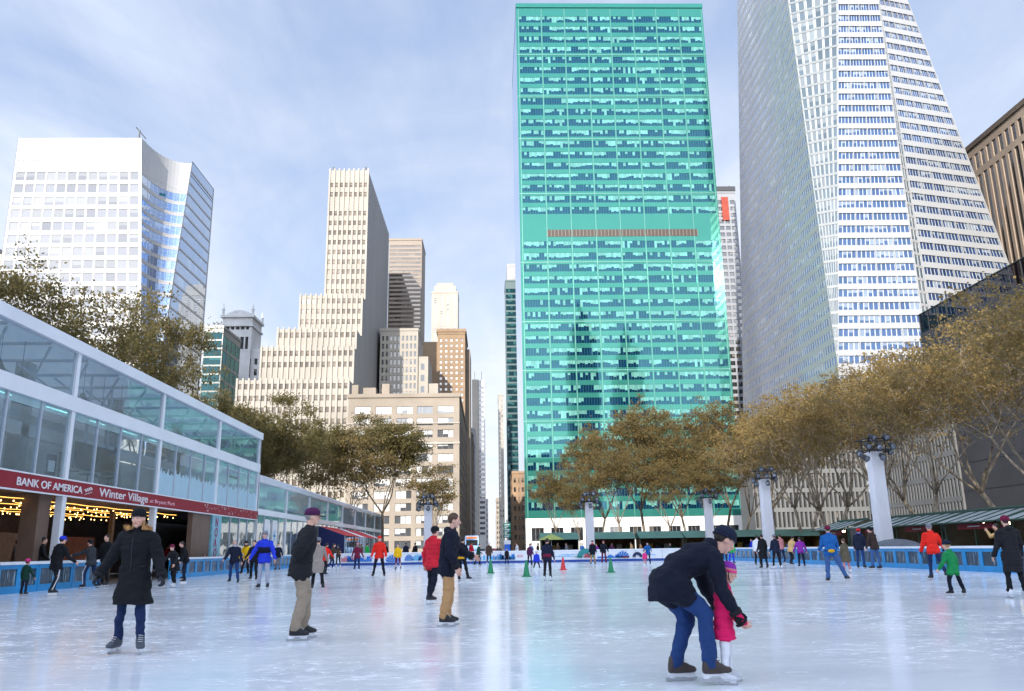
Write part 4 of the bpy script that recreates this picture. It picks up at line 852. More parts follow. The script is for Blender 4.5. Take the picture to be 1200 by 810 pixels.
close_budget(T, bud, G_DARK)
shell(T, 'back_wall', (-37.1, 215, 0), (-8.1, 279, 40.25), M_CREAM, front=False, right=False)
b = MB(); b.box((-37.4, 214.6, 40.3), (-7.8, 279, 41.3)); b.build('cornice', M_CREAM, T); b = MB(); b.box((-37.2, 214.75, 28.0), (-8.0, 214.998, 28.5)); b.box((-37.2, 214.75, 33.3), (-8.0, 214.998, 33.6)); b.build('string_course', M_LIME, T)
for x0, x1_, h in ((-36.5, -34.8, 44), (-28.6, -26.6, 44.2), (-33.5, -30.2, 43.2)): b = MB(); b.box((x0, 216, 41.3), (x1_, 219, h)); b.build('chimney', M_CREAM, T)

# gothic crowned tower and the little glass box
M_GOTH = mat('gothic_stone', (0.58, 0.575, 0.56), 0.85, 0, 0.14, 0.2, 0.3, 2.0)
T = thing('gothic_tower', 'old grey stone tower with corner pinnacles and arched windows on its crown', 'building', (-100, 342, 0)); bud = Budget(95)
P = plane_patch((-106.5, 330, 0), (1, 0, 0), 14.0, 30, 82); facade(T, P, cells(4, 0.06, 0.94, 0.42), cells(11, 0, 0.94, 0.58), M_GOTH, G_DARK, 0.4, 1, 'window', bud)
shell(T, 'shaft', (-106.5, 330, 0), (-92.5, 352, 82), M_GOTH, front=False); b = MB(); b.box((-106.5, 330.02, 0), (-92.5, 331, 30)); b.build('base_wall', M_GOTH, T)
P = plane_patch((-109.0, 329, 0), (1, 0, 0), 12.0, 78, 95.0); facade(T, P, [(0.12, 0.24), (0.29, 0.41), (0.46, 0.58), (0.63, 0.75), (0.80, 0.90)], [(0.22, 0.52), (0.70, 0.83)], M_GOTH, G_DARK, 0.5, 1, 'window', bud, wall_name='crown_wall')
shell(T, 'crown_side', (-109.0, 329, 60), (-97, 343, 95), M_GOTH, front=False); b = MB(); b.box((-109, 329.02, 60), (-97, 330, 78)); b.build('crown_base', M_GOTH, T)
b = MB(); b.box((-109.6, 328.4, 91.2), (-96.4, 343.5, 92.0)); b.box((-109.8, 328.2, 95), (-96.2, 343.7, 96.0)); b.build('cornice', M_GOTH, T)
b = MB()
for i in range(9): x = -107.5+i*1.1; b.box((x, 328.7, 96), (x+1.05, 329.3, 96+1.6*math.sin(math.pi*(i+.5)/9)+0.5))
b.build('gable', M_GOTH, T)
for x in (-109, -97): 
    for y in (329, 343): b = MB(); b.lathe([(0.55, 0), (0.6, 2.2), (0.75, 2.3), (0.35, 3.4), (0.02, 5.2)], (x, y, 96), 8); b.build('pinnacle', M_GOTH, T)
T = block('glass_box', 'small dark green glass block beside the old pinnacled tower', 'building', (-88.2, 250, 0), (-82.4, 268, 69), mat('dark_green_frame', (0.012, 0.03, 0.03), 0.3), G_TEALD, 1, 14, 0.96, 0.82, side=(4, 14, 0.9, 0.82), panes=3, depth=0.08, zlow=30)

# street canyon
T = block('striped_tower', 'far slim tower, half white and half striped, left of the street gap', 'skyscraper', (-6.9, 500, 0), (-3.3, 520, 101.5), mat('stripe_white', (0.55, 0.55, 0.54), 0.6), facade_glass('stripe_glass', (0.09, 0.10, 0.12), (0.2, 0.21, 0.23), 0.3, 0.1, mull=0), 1, 30, 0.9, 0.5, panes=4, zlow=8)
b = MB(); b.box((-11.1, 500.5, 0), (-6.95, 520, 103)); b.build('white_half', M_LIME, T)
for x in (-9.5, -5.2): b = MB(); b.tube([(x, 505, 102), (x, 505, 109)], 0.12, 5); b.build('aerial', M_STEELD, T)
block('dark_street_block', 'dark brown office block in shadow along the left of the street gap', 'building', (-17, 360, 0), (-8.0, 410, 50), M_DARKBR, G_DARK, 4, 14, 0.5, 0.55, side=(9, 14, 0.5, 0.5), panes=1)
block('grey_street_block', 'grey shadowed block behind the dark brown office block on the street', 'building', (-16, 430, 0), (-8.2, 490, 62), M_GREYST, G_DARK, 4, 16, 0.5, 0.5, side=(8, 16, 0.45, 0.5), panes=1)
block('pale_street_block', 'pale slim block far down the street at its left side', 'building', (-7.2, 560, 0), (-4.6, 600, 44), M_LIME, G_DARK, 2, 12, 0.45, 0.5, panes=1)
block('slate_street_block', 'slate grey block far down the street beside the pale slim block', 'building', (-4.55, 610, 0), (-2.4, 650, 36), M_GREYST, G_DARK, 2, 9, 0.6, 0.6, panes=1)
block('far_street_block', 'tiny hazy block closing the left side of the street', 'building', (-9, 900, 0), (-3.2, 930, 40), M_GREYST, G_DARK, 2, 9, 0.5, 0.5, panes=1, cap=20)
T = block('teal_street_tower', 'slim dark teal glass tower with grey crown left of the green slab', 'skyscraper', (8.2, 400, 0), (14.2, 420, 133), mat('teal_frame', (0.014, 0.06, 0.068), 0.35), G_TEALD, 1, 42, 0.97, 0.72, panes=5, depth=0.08, left=(6, 42, 0.9, 0.7), order=list(range(14, 42))+list(range(14)))
b = MB(); b.box((9.2, 401, 133.9), (14.0, 418, 143)); b.build('crown', M_GREYST, T)
block('tan_street_block', 'low tan brick block at the foot of the teal tower', 'building', (7.7, 303, 0), (13, 330, 27.8), mat('tan_brick', (0.36, 0.24, 0.15), 0.9, 0, 0.15, 0.3), G_DARK, 3, 8, 0.45, 0.5, left=(6, 8, 0.4, 0.5), panes=1)
block('cream_street_tower', 'very slim pale tower far down the right of the street', 'skyscraper', (5.4, 540, 0), (8.6, 570, 100), M_LIME, G_PALE, 2, 30, 0.5, 0.5, panes=1)
block('buff_street_block', 'buff low block far down the right of the street', 'building', (4.2, 700, 0), (9, 740, 42), M_CREAM, G_DARK, 3, 10, 0.5, 0.5, panes=1, left=(5, 10, .4, .5))
block('stone_street_block', 'small stone block beyond the buff block down the street', 'building', (4.6, 900, 0), (9.5, 930, 36), M_GREYST, G_DARK, 3, 9, 0.5, 0.5, panes=1, cap=30)

# right side
T = block('unfinished_tower', 'unfinished tower with red safety netting showing between two glass towers', 'skyscraper', (101.5, 340, 0), (110, 356, 154), mat('bare_concrete', (0.30, 0.31, 0.33), 0.8), G_DARK, 3, 36, 0.75, 0.6, panes=2, zlow=40)
b = MB(); b.box((103.6, 339.6, 141), (106.6, 339.9, 152)); b.build('safety_net', mat('red_net', (0.34, 0.05, 0.025), 0.7, 0, 0.25, 0.6), T)
b = MB(); b.box((101.4, 339.4, 154.9), (110.2, 340.2, 157)); b.tube([(108, 341, 140), (108, 341, 158)], 0.3, 5); b.build('hoist', M_STEELD, T)
T = thing('pier_tower', 'tan stone tower with long dark window slots at the right edge', 'skyscraper', (168, 235, 0)); bud = Budget(95)
P = plane_patch((150, 268, 0), (0, -1, 0), 92, 20, 119.6)
facade(T, P, cells(30, 0.0, 1.0, 0.60), [(0.02, 0.905), (0.925, 0.975)], mat('tan_pier', (0.36, 0.28, 0.21), 0.8, 0, 0.08, 0.2), facade_glass('slot_glass', (0.02, 0.02, 0.022), (0.12, 0.09, 0.07), 0.5, 0.05, mull=0.0), 0.35, 2, 'window', bud)
shell(T, 'back_wall', (150, 176, 0), (185, 268, 119.55), mat('tan_pier', (0.4, 0.3, 0.2)), front=True, left=False); b = MB(); b.box((149.5, 175.8, 119.6), (185, 268.2, 121.2)); b.build('parapet', M_DARKBR, T)
b = MB(); b.box((150.1, 176, 0), (151, 268, 20)); b.build('base_wall', M_DARKBR, T)
T = thing('black_block', 'black stone block with a glass roof screen behind the trees at right', 'building', (95, 104, 0))
M_BLK = mat('black_granite', (0.05, 0.049, 0.054), 0.6, 0, 0.15, 0.3, spec=0.25)
b = MB(); b.box((80, 58, 6), (120, 147, 38.8)); b.build('wall', M_BLK, T); b = MB(); b.box((81, 59, 0), (119, 146, 6)); b.build('base_wall', M_BLK, T)
jn = MB()
for k in range(7): jn.box((79.93, 58, 9.5+4.6*k), (79.998, 147, 9.62+4.6*k))
jn.build('joint', M_STEELD, T)
b = MB(); b.box((80.2, 58.2, 38.9), (80.3, 146.8, 42.4)); b.box((80.2, 146.7, 38.9), (100, 146.8, 42.4)); b.build('roof_screen', clear_glass('smoky_screen', (0.35, 0.36, 0.4), 0.0, 0, (0.35, 0.36, 0.45)), T)
b = MB()
for k in range(30): b.box((80.05, 58.3+3.05*k, 38.85), (80.18, 58.42+3.05*k, 42.4))
b.box((80.02, 58, 42.4), (80.32, 147, 42.55)); b.build('screen_frame', M_STEELD, T)
# low white lattice block under the trees
M_LAT = mat('lattice_white', (0.15, 0.15, 0.145), 0.8, 0, 0.1, 0.3)
T = thing('lattice_block', 'low block with white vertical fins and a green glass corner seen under the trees', 'building', (66, 175, 0)); bud = Budget(95)
P = plane_patch((58.5, 186, 0), (1, 0, 0), 26, 4.5, 30); facade(T, P, cells(26, 0.0, 1.0, 0.6), cells(6, 0, 1, 0.78), M_LAT, G_DARK, 0.5, 1, 'window', bud)
P = plane_patch((79.5, 166, 0), (0, -1, 0), 26, 4.5, 24); facade(T, P, cells(24, 0.0, 1.0, 0.6), cells(5, 0, 1, 0.78), M_LAT, G_DARK, 0.5, 1, 'window', bud, wall_name='side_wall')
shell(T, 'back_wall', (58.5, 186, 4.5), (84.5, 196, 29.9), M_LAT, front=False); shell(T, 'wing', (79.6, 140, 4.5), (84, 166, 23.9), M_LAT, left=False)
b = MB(); b.box((59, 187, 0), (84, 195, 4.5)); b.build('base_wall', M_STEELD, T); close_budget(T, bud, G_DARK)
# ------------------------------------------------------------------ ground
def structure(o): o['kind'] = 'structure'; return o
M_PAVE = mat('plaza_paving', (0.19, 0.185, 0.18), 0.85, 0, 0.2, 0.5, 0.3, 4.0)
M_ROAD = mat('asphalt', (0.055, 0.056, 0.058), 0.85, 0, 0.2, 0.8, 0.3, 15.0)
structure(MB().quad((-1500, -900, -0.06), (1500, -900, -0.06), (1500, 3000, -0.06), (-1500, 3000, -0.06)).build('ground', M_PAVE))
structure(MB().quad((-8.2, 214, -0.03), (8.4, 214, -0.03), (8.4, 1600, -0.03), (-8.2, 1600, -0.03)).build('street', M_ROAD))
structure(MB().quad((-400, 178, -0.034), (400, 178, -0.034), (400, 204, -0.034), (-400, 204, -0.034)).build('avenue', M_ROAD))
b = MB()
for x in range(-40, 60, 6): b.quad((x, 189, -0.028), (x+3, 189, -0.028), (x+3, 189.15, -0.028), (x, 189.15, -0.028))
structure(b.build('lane_markings', mat('road_paint', (0.7, 0.7, 0.68), 0.7)))
for y0, y1 in ((170, 177.9), (204.1, 213.9)): structure(MB().box((-400, y0, -0.05), (400, y1, 0.09)).build('sidewalk', mat('sidewalk_concrete', (0.3, 0.295, 0.285), 0.85, 0, 0.15, 0.4)))

# ---- ice
def ice_material():
    m, nt, b = new_mat('ice'); tc = N(nt, 'ShaderNodeTexCoord'); O = tc.outputs['Object']
    def scr(scale, width, dist, rot, str_=(1, 1, 1)):
        mp = N(nt, 'ShaderNodeMapping'); mp.inputs['Rotation'].default_value = (0, 0, R(rot)); mp.inputs['Scale'].default_value = str_; L(nt, O, mp.inputs[0])
        f = noise_tex(nt, scale, 1.5, mp.outputs[0], 0.45, dist)
        a = math_node(nt, 'ABSOLUTE', math_node(nt, 'SUBTRACT', f, 0.5))
        n = N(nt, 'ShaderNodeMapRange'); n.inputs[1].default_value = width; n.inputs[2].default_value = 0; L(nt, a, n.inputs[0]); return n.outputs[0]
    s1 = scr(1.6, 0.006, 0.12, 15, (0.4, 1, 1)); s2 = scr(3.4, 0.010, 0.2, 20, (0.3, 1, 1)); s3 = scr(6.5, 0.020, 0.25, 155, (0.3, 1, 1)); s4 = scr(2.4, 0.008, 0.15, 85, (0.45, 1, 1)); s5 = scr(4.6, 0.014, 0.2, 60, (0.35, 1, 1))
    sc = math_node(nt, 'MINIMUM', math_node(nt, 'MULTIPLY', math_node(nt, 'ADD', math_node(nt, 'ADD', s1, s2), math_node(nt, 'ADD', math_node(nt, 'ADD', s3, s4), s5)), 0.6), 1.0)
    area = ramp(nt, noise_tex(nt, 0.22, 4.0, O, 0.6, 0.5), 0.38, 0.68)
    sc = math_node(nt, 'MULTIPLY', sc, math_node(nt, 'ADD', 0.22, math_node(nt, 'MULTIPLY', area, 0.78)))
    snow = ramp(nt, noise_tex(nt, 2.6, 8.0, O, 0.7, 0.8), 0.50, 0.76); snow = math_node(nt, 'MULTIPLY', snow, math_node(nt, 'MULTIPLY', area, 0.9))
    mp = N(nt, 'ShaderNodeMapping'); mp.inputs['Scale'].default_value = (0.22, 1.3, 1); L(nt, O, mp.inputs[0])
    patch = ramp(nt, noise_tex(nt, 0.5, 6.0, mp.outputs[0], 0.62, 0.9), 0.34, 0.66)
    base = mix_col(nt, patch, (0.70, 0.765, 0.825), (0.85, 0.875, 0.905))
    base = mix_col(nt, math_node(nt, 'MINIMUM', math_node(nt, 'ADD', math_node(nt, 'MULTIPLY', sc, 0.5), snow), 1.0), base, (0.95, 0.965, 0.98))
    L(nt, base, b.inputs['Base Color'])
    rg = N(nt, 'ShaderNodeMapRange'); rg.inputs[3].default_value = 0.09; rg.inputs[4].default_value = 0.5
    L(nt, math_node(nt, 'ADD', math_node(nt, 'MULTIPLY', sc, 0.8), math_node(nt, 'ADD', snow, math_node(nt, 'MULTIPLY', patch, 0.08))), rg.inputs[0]); L(nt, rg.outputs[0], b.inputs['Roughness'])
    b.inputs['Specular IOR Level'].default_value = 0.42; b.inputs['IOR'].default_value = 1.31
    bn = N(nt, 'ShaderNodeBump'); bn.inputs['Strength'].default_value = 0.13; bn.inputs['Distance'].default_value = 0.010
    h = math_node(nt, 'ADD', math_node(nt, 'MULTIPLY', noise_tex(nt, 1.6, 5.0, mp.outputs[0], 0.6), 1.2), math_node(nt, 'MULTIPLY', sc, 0.35))
    L(nt, h, bn.inputs['Height']); L(nt, bn.outputs[0], b.inputs['Normal']); return m
RX0, RX1, RY0, RY1 = -16.2, 20.2, -14.0, 76.0
structure(MB().quad((RX0, RY0, 0), (RX1, RY0, 0), (RX1, RY1, 0), (RX0, RY1, 0)).build('ice', ice_material()))

# ---- rink boards
M_BLUE = mat('board_blue', lin((36, 138, 196)), 0.35, 0, 0.15, 1.5); M_BWHITE = mat('board_white', (0.74, 0.76, 0.79), 0.35, 0, 0.06, 1.0); M_KICK = mat('kick_blue', lin((30, 72, 150)), 0.4, 0, 0.1)
M_RAIL = mat('rail_white', (0.78, 0.80, 0.83), 0.5, 0, 0.05)
def frost_window():
    m, nt, b = new_mat('frosted_board_window'); tc = N(nt, 'ShaderNodeTexCoord'); mp = N(nt, 'ShaderNodeMapping'); mp.inputs['Scale'].default_value = (6, 6, 0.7); L(nt, tc.outputs['Object'], mp.inputs[0])
    f = ramp(nt, noise_tex(nt, 2.0, 4.0, mp.outputs[0], 0.6), 0.55, 0.70)
    L(nt, mix_col(nt, f, (0.035, 0.06, 0.085), (0.35, 0.5, 0.58)), b.inputs['Base Color']); b.inputs['Roughness'].default_value = 0.12; return m
M_FROST = frost_window()
def boards(name, label, p0, p1, n, style, gaps=()):
    T = thing(name, label, 'rink barrier', (p0[0], p0[1], 0)); a, b_ = V3((*p0, 0)), V3((*p1, 0)); u = (b_-a)/np.linalg.norm(b_-a); nn = np.array([u[1], -u[0], 0]); Lg = np.linalg.norm(b_-a)/n
    def slab(mb, s0, s1, z0, z1, t0, t1):
        q = [a+u*s0+nn*t0, a+u*s1+nn*t0, a+u*s1+nn*t1, a+u*s0+nn*t1]; mb.add([(*p[:2], z0) for p in q]+[(*p[:2], z1) for p in q], [(0, 3, 2, 1), (4, 5, 6, 7), (0, 1, 5, 4), (1, 2, 6, 5), (2, 3, 7, 6), (3, 0, 4, 7)])
    for i in range(n):
        if i in gaps: continue
        s0, s1 = i*Lg+0.015, (i+1)*Lg-0.015
        m = MB()
        if style == 'blue':
            slab(m, s0, s1, 0.0, 0.24, -0.05, 0.05); slab(m, s0, s1, 0.80, 0.94, -0.05, 0.05)
            k = 2; ww = (s1-s0)/k
            for j in range(k+1):
                c = s0+ww*j; slab(m, max(s0, c-0.13), min(s1, c+0.13), 0.24, 0.80, -0.05, 0.05)
            # rounded corners of the two window openings
            for j in range(k):
                for e0, sg in ((s0+ww*j+0.13, 1), (s0+ww*(j+1)-0.13, -1)):
                    for zc, zz in ((0.24, 1), (0.80, -1)):
                        base = a+u*e0+nn*0.0495; pts = [base]+[base+u*(sg*0.16*(1-math.sin(t)))+V3((0, 0, zz*0.16*(1-math.cos(t)))) for t in np.linspace(0, math.pi/2, 6)]
                        pts = [p+V3((0, 0, zc)) if q else p+V3((0, 0, zc)) for q, p in enumerate(pts)]; m.add(pts, [tuple(range(7)) if sg*zz > 0 else tuple(reversed(range(7)))])
            pn = m.build('board_panel', M_BLUE, T)
            for j in range(k):
                w = MB(); slab(w, s0+ww*j+0.135, s0+ww*(j+1)-0.135, 0.245, 0.795, -0.02, 0.0); w.build('window', M_FROST, pn)
        else:
            slab(m, s0, s1, 0.21, 0.96, -0.05, 0.05); pn = m.build('board_panel', M_BWHITE, T); w = MB(); slab(w, s0-0.01, s1+0.01, 0, 0.205, -0.06, 0.06); w.build('kick_plate', M_KICK, pn)
        w = MB(); z0 = 0.94 if style == 'blue' else 0.96
        slab(w, s0-0.012, s1+0.012, z0, z0+0.10, -0.09, 0.09); w.build('top_rail', M_RAIL, T)
    return T
BL = boards('rink_boards', 'blue rink boards with frosted windows along the pavilion side', (RX0, 76), (RX0, 6), 28, 'blue', gaps=(15, 13, 19))
BR = boards('rink_boards', 'blue rink boards with frosted windows along the kiosk side', (RX1, 6), (RX1, 76), 28, 'blue')
BF = boards('rink_boards', 'white rink boards with blue prints across the far end of the ice', (RX1-0.1, 76.1), (RX0+0.1, 76.1), 15, 'white')
# prints on the far boards
PB = {k: mat('print_'+k, lin(c), 0.5, 0, 0.05) for k, c in dict(blue=(24, 110, 190), sky=(80, 170, 215), teal=(40, 130, 130), red=(196, 50, 70), navy=(24, 40, 80)).items()}
def print_on(px, w, kind, colr, z0=0.32, hh=0.5):
    c = at_y(px, 652, 76.0); y = 76.03; x = c[0]; y = 75.995-0.0; b = MB()
    if kind == 'skyline':
        k = 9
        for i in range(k):
            h = hh*(0.25+0.75*abs(math.sin(i*2.3+px))); b.quad((x+w*i/k, 76.04, z0), (x+w*(i+1)/k*0.985, 76.04, z0), (x+w*(i+1)/k, 76.04, z0+h), (x+w*i/k, 76.04, z0+h))
    elif kind == 'arch':
        r = w/2; q = [(x+r+r*math.cos(t), z0+r*math.sin(t)) for t in np.linspace(0, math.pi, 9)]; q2 = [(x+r+0.45*r*math.cos(t), z0+0.45*r*math.sin(t)) for t in np.linspace(0, math.pi, 9)]
        for i in range(8): b.quad(*[(p[0], 76.04, p[1]) for p in (q[i], q[i+1], q2[i+1], q2[i])])
    elif kind == 'fan':
        for i in range(7):
            t = math.pi*(i+.5)/7; cx, cz = x+w/2, z0; b.quad((cx, 76.04, cz), (cx+w/2*math.cos(t-.16), 76.04, cz+hh*math.sin(t-.16)), (cx+w/2*math.cos(t), 76.04, cz+hh*1.08*math.sin(t)), (cx+w/2*math.cos(t+.16), 76.04, cz+hh*math.sin(t+.16)))
    elif kind == 'bars':
        k = 12
        for i in range(k): b.quad((x+w*i/k, 76.04, z0), (x+w*(i+.55)/k, 76.04, z0), (x+w*(i+.55)/k, 76.04, z0+hh*(0.8+0.2*math.sin(i*5))), (x+w*i/k, 76.04, z0+hh*(0.8+0.2*math.sin(i*5))))
    elif kind == 'line':
        b.quad((x, 76.04, z0), (x+w, 76.04, z0), (x+w, 76.04, z0+hh), (x, 76.04, z0+hh))
    elif kind == 'ring':
        q = [(x+w/2+w/2*math.cos(t), z0+hh/2+hh/2*math.sin(t)) for t in np.linspace(0, 6.283, 15)]; q2 = [(x+w/2+w/3*math.cos(t), z0+hh/2+hh/3*math.sin(t)) for t in np.linspace(0, 6.283, 15)]
        for i in range(14): b.quad(*[(p[0], 76.04, p[1]) for p in (q[i], q[i+1], q2[i+1], q2[i])])
    # shift onto the face of the boards that looks down the rink
    b.v = [(p[0], 76.04-0.0, p[2]) for p in b.v]; b.v = [(p[0], p[1]-0.095, p[2]) for p in b.v]
    b.build('print', PB[colr], BF)
for a in ((400, 1.2, 'bars', 'red'), (407, 2.2, 'skyline', 'blue'), (452, 1.2, 'fan', 'blue', 0.32, 0.5), (453, 1.1, 'line', 'blue', 0.26, 0.06), (474, 0.8, 'fan', 'blue', .34, .5), (483, 0.9, 'fan', 'sky', .34, .5), (490, 1.0, 'arch', 'blue', .36), (546, 0.9, 'ring', 'sky', .3, .55), (553, 4.0, 'bars', 'sky', .3, .42), (578, 1.5, 'bars', 'blue', .3, .5), (586, 1.3, 'skyline', 'blue', .3, .5),
          (606, 0.5, 'ring', 'red', .5, .2), (650, 1.6, 'bars', 'sky', .45, .14), (658, 1.4, 'bars', 'sky', .6, .12), (676, 1.6, 'arch', 'teal', .36), (672, 1.8, 'line', 'teal', .42, .05), (684, .7, 'fan', 'red', .34, .4), (700, .9, 'line', 'blue', .30, .14), (710, 1.5, 'skyline', 'blue', .3, .30), (722, 1.2, 'fan', 'blue', .3, .55), (729, .6, 'line', 'red', .3, .14), (741, .9, 'arch', 'navy', .34), (750, 1.4, 'line', 'sky', .5, .05)): print_on(*a)

# ---- cones
def cone(px, py, colr, label):
    g = ground(px, py); T = thing('traffic_cone', label, 'cone', (g[0], g[1], 0), 'training cones on the ice')
    m = mat('cone_'+colr, lin(dict(green=(20, 130, 84), red=(206, 44, 52))[colr]), 0.45, 0, 0.08)
    b = MB(); b.box((g[0]-.21, g[1]-.21, 0.004), (g[0]+.21, g[1]+.21, 0.04)); b.build('base', m, T)
    b = MB(); b.lathe([(0.155, 0.04), (0.15, 0.06), (0.04, 0.70), (0.032, 0.72)], (g[0], g[1], 0), 16); b.build('body', m, T, True)
cone(575, 672, 'green', 'green cone nearest the gap in the buildings, second from the left walker'); cone(617, 676, 'green', 'green cone left of the seated child in blue'); cone(660, 668, 'red', 'single red cone on the ice'); cone(716, 671, 'green', 'green cone right of the red cone')

# ---- lamp towers wrapped in white cloth
M_WRAP = mat('white_wrap', (0.74, 0.74, 0.78), 0.6, 0, 0.08, 1.2, 0.35, 3.0, stretch=(1, 1, 0.3)); M_LAMP = mat('lamp_black', (0.02, 0.022, 0.028), 0.4, 0.2, 0.2)
M_LENS = mat('lamp_lens', (0.35, 0.38, 0.45), 0.1, 0.6, 0.1)
def lamp_tower(x, y, ztop, label, z0=0.0):
    T = thing('lamp_tower', label, 'light tower', (x, y, 0), 'white wrapped lamp towers round the rink')
    rs = []
    for z, k in ((0, .44), (1.0, .41), (3.0, .39), (ztop*.97, .37), (ztop, .36)): rs.append([(x+dx*k, y+dy*k, z) for dx, dy in ((-1, -.9), (-.9, -1), (.9, -1), (1, -.9), (1, .9), (.9, 1), (-.9, 1), (-1, .9))])
    b = MB(); b.rings(rs); b.build('wrapped_shaft', M_WRAP, T)
    b = MB()
    for zz in (ztop+.06, ztop+0.75):
        for a, c in (((-1, -1), (1, -1)), ((1, -1), (1, 1)), ((1, 1), (-1, 1)), ((-1, 1), (-1, -1))): b.tube([(x+a[0]*.72, y+a[1]*.72, zz), (x+c[0]*.72, y+c[1]*.72, zz)], 0.04, 6)
    for a in ((-.5, -.5), (.5, -.5), (.5, .5), (-.5, .5)): b.tube([(x+a[0], y+a[1], ztop-.1), (x+a[0], y+a[1], ztop+.85)], 0.04, 6)
    b.tube([(x-.5, y-.5, ztop), (x+.5, y-.5, ztop+.75)], .03, 5); b.tube([(x+.5, y-.5, ztop), (x-.5, y-.5, ztop+.75)], .03, 5)
    rig = b.build('truss_head', M_LAMP, T)
    rr = random.Random(int(x*10+y))
    for i, (dx, dy, dz) in enumerate(((-.75, -.75, .35), (0, -.85, .30), (.72, -.8, .35), (-.85, 0.1, .0), (.86, 0, .1), (-.45, -.8, .85), (.4, -.78, .88), (0.05, -.82, -.30), (-.9, -.6, -.35), (.0, .2, .95))):
        c = V3((x+dx, y+dy, ztop+dz)); dv = V3((rr.uniform(-.5, .5), -1, -.55)); dv /= np.linalg.norm(dv); b = MB(); e = c+dv*.30
        b.tube([c-dv*.16, c-dv*.10, c+dv*.14, e], [.09, .15, .16, .20], 10); h = b.build('spotlight', M_LAMP, T, True)
        b = MB(); b.tube([e+dv*.002, e+dv*.012], [.165, .15], 10); b.build('lens', M_LENS, h, True)
for px, py, Y, lb in ((1024, 530, 50.0, 'tall white wrapped lamp tower nearest the camera, by the kiosk roofs'), (895, 562, 70.0, 'white wrapped lamp tower between the long black coat and the trees'), (829, 584, 88.5, 'white wrapped lamp tower just above the bending adult'), (690, 589, 84.0, 'white wrapped lamp tower left of the middle trees'), (502, 592, 84.0, 'white wrapped lamp tower left of the street in front of the loft block')):
    d = at_y(px, py, Y); lamp_tower(d[0], Y, d[2], lb)

# ---- kiosks
M_KGREEN = mat('kiosk_green', lin((44, 74, 62)), 0.5, 0.1, 0.12); M_KGLASS = mat('kiosk_roof_sheet', (0.36, 0.40, 0.41), 0.3, 0, 0.22, 0.9, 0.1, 5); M_WOOD = mat('kiosk_wood', (0.24, 0.15, 0.085), 0.7, 0, 0.25, 2.0, stretch=(1, 1, 5)); M_KIN = mat('kiosk_dark', (0.10, 0.095, 0.09), 0.8)
GOODS = [mat('goods_'+str(i), lin(c), 0.7, 0, 0.1) for i, c in enumerate(((170, 60, 50), (206, 170, 90), (70, 110, 150), (230, 225, 215), (90, 130, 80), (120, 60, 110)))]
M_KSIGN = mat('kiosk_sign_red', lin((150, 24, 44)), 0.5, 0, 0.08)
def kiosk(y0, y1, x, label, seed):
    T = thing('market_kiosk', label, 'kiosk', (x+1.5, (y0+y1)/2, 0), 'market kiosks outside the rink'); rr = random.Random(seed)
    b = MB(); b.quad((x-.7, y0, 2.20), (x+1.5, y0, 2.86), (x+1.5, y1, 2.86), (x-.7, y1, 2.20)); b.quad((x+1.5, y0, 2.86), (x+3.4, y0, 2.36), (x+3.4, y1, 2.36), (x+1.5, y1, 2.86)); rf = b.build('roof', M_KGLASS, T)
    b = MB()
    n = max(2, int((y1-y0)/1.1))
    for i in range(n+1): y = y0+(y1-y0)*i/n; b.tube([(x-.72, y, 2.21), (x+1.5, y, 2.89), (x+3.42, y, 2.38)], .03, 5)
    b.tube([(x+1.5, y0-.05, 2.93), (x+1.5, y1+.05, 2.93)], .075, 6); b.tube([(x-.74, y0, 2.2), (x-.74, y1, 2.2)], .05, 6); b.build('roof_rib', M_KGREEN, rf)
    for y in (y0+.06, (y0+y1)/2, y1-.06):
        b = MB(); b.box((x-.05, y-.05, 0), (x+.05, y+.05, 2.4)); b.build('post', M_KGREEN, T)
    b = MB(); b.box((x+2.9, y0+.02, 0), (x+3.0, y1-.02, 2.4)); b.box((x+.1, y0+.001, 0), (x+2.9, y0+.05, 2.35)); b.box((x+.1, y1-.05, 0), (x+2.9, y1-.001, 2.35)); b.build('wall', M_KIN, T)
    b = MB(); b.box((x-.12, y0+.1, 0.05), (x+.28, y1-.1, 0.98)); b.build('counter', M_WOOD if seed % 2 else M_KGREEN, T)
    b = MB(); ys = y0+(y1-y0)*.2; ye = y0+(y1-y0)*.75; b.box((x-.12, ys, 1.86), (x-.06, ye, 2.14)); sg = b.build('sign', M_KSIGN, T)
    b = MB(); b.box((x-.128, ys+.35*(ye-ys), 1.97), (x-.1205, ye-.3*(ye-ys), 2.03)); b.build('trim', M_RAIL, sg)
    for j in range(3):
        for k in range(int((y1-y0)/.62)):
            y = y0+.35+.6*k; b = MB(); h = rr.uniform(.18, .38); b.box((x+2.45, y-.2, .95+.45*j), (x+2.85, y+rr.uniform(.05, .22), .95+.45*j+h)); b.build('goods_box', rr.choice(GOODS), T)
    for yy in (y0+(y1-y0)*.3, y0+(y1-y0)*.7): lp = MB(); lp.ell((x+1.2, yy, 2.12), (.10, .10, .08), None, 10, 6); lp.build('lamp_bulb', glow('kiosk_bulb', (1.0, .78, .5), 10.0), T, True)
    for j in range(3): b = MB(); b.box((x+2.42, y0+.1, .90+.45*j), (x+2.9, y1-.1, .945+.45*j)); b.build('shelf', M_WOOD, T)
for i, (a, b_) in enumerate(((28, 34.5), (34.8, 41), (41.3, 47.2), (47.5, 53), (53.3, 58.6), (60.2, 65.5))):
    kiosk(a, b_, 25.6, ('kiosk with grey sheet roof nearest the right edge', 'kiosk with grey sheet roof behind the black quilted coat', 'kiosk with grey sheet roof behind the camel coated onlooker', 'kiosk with grey sheet roof behind the padded red jacket', 'kiosk with grey sheet roof just right of the tall lamp tower', 'kiosk with grey sheet roof just left of the tall lamp tower')[i], i)
M_KROOF2 = mat('far_kiosk_roof', lin((74, 112, 98)), 0.5, 0, 0.15, 0.5)
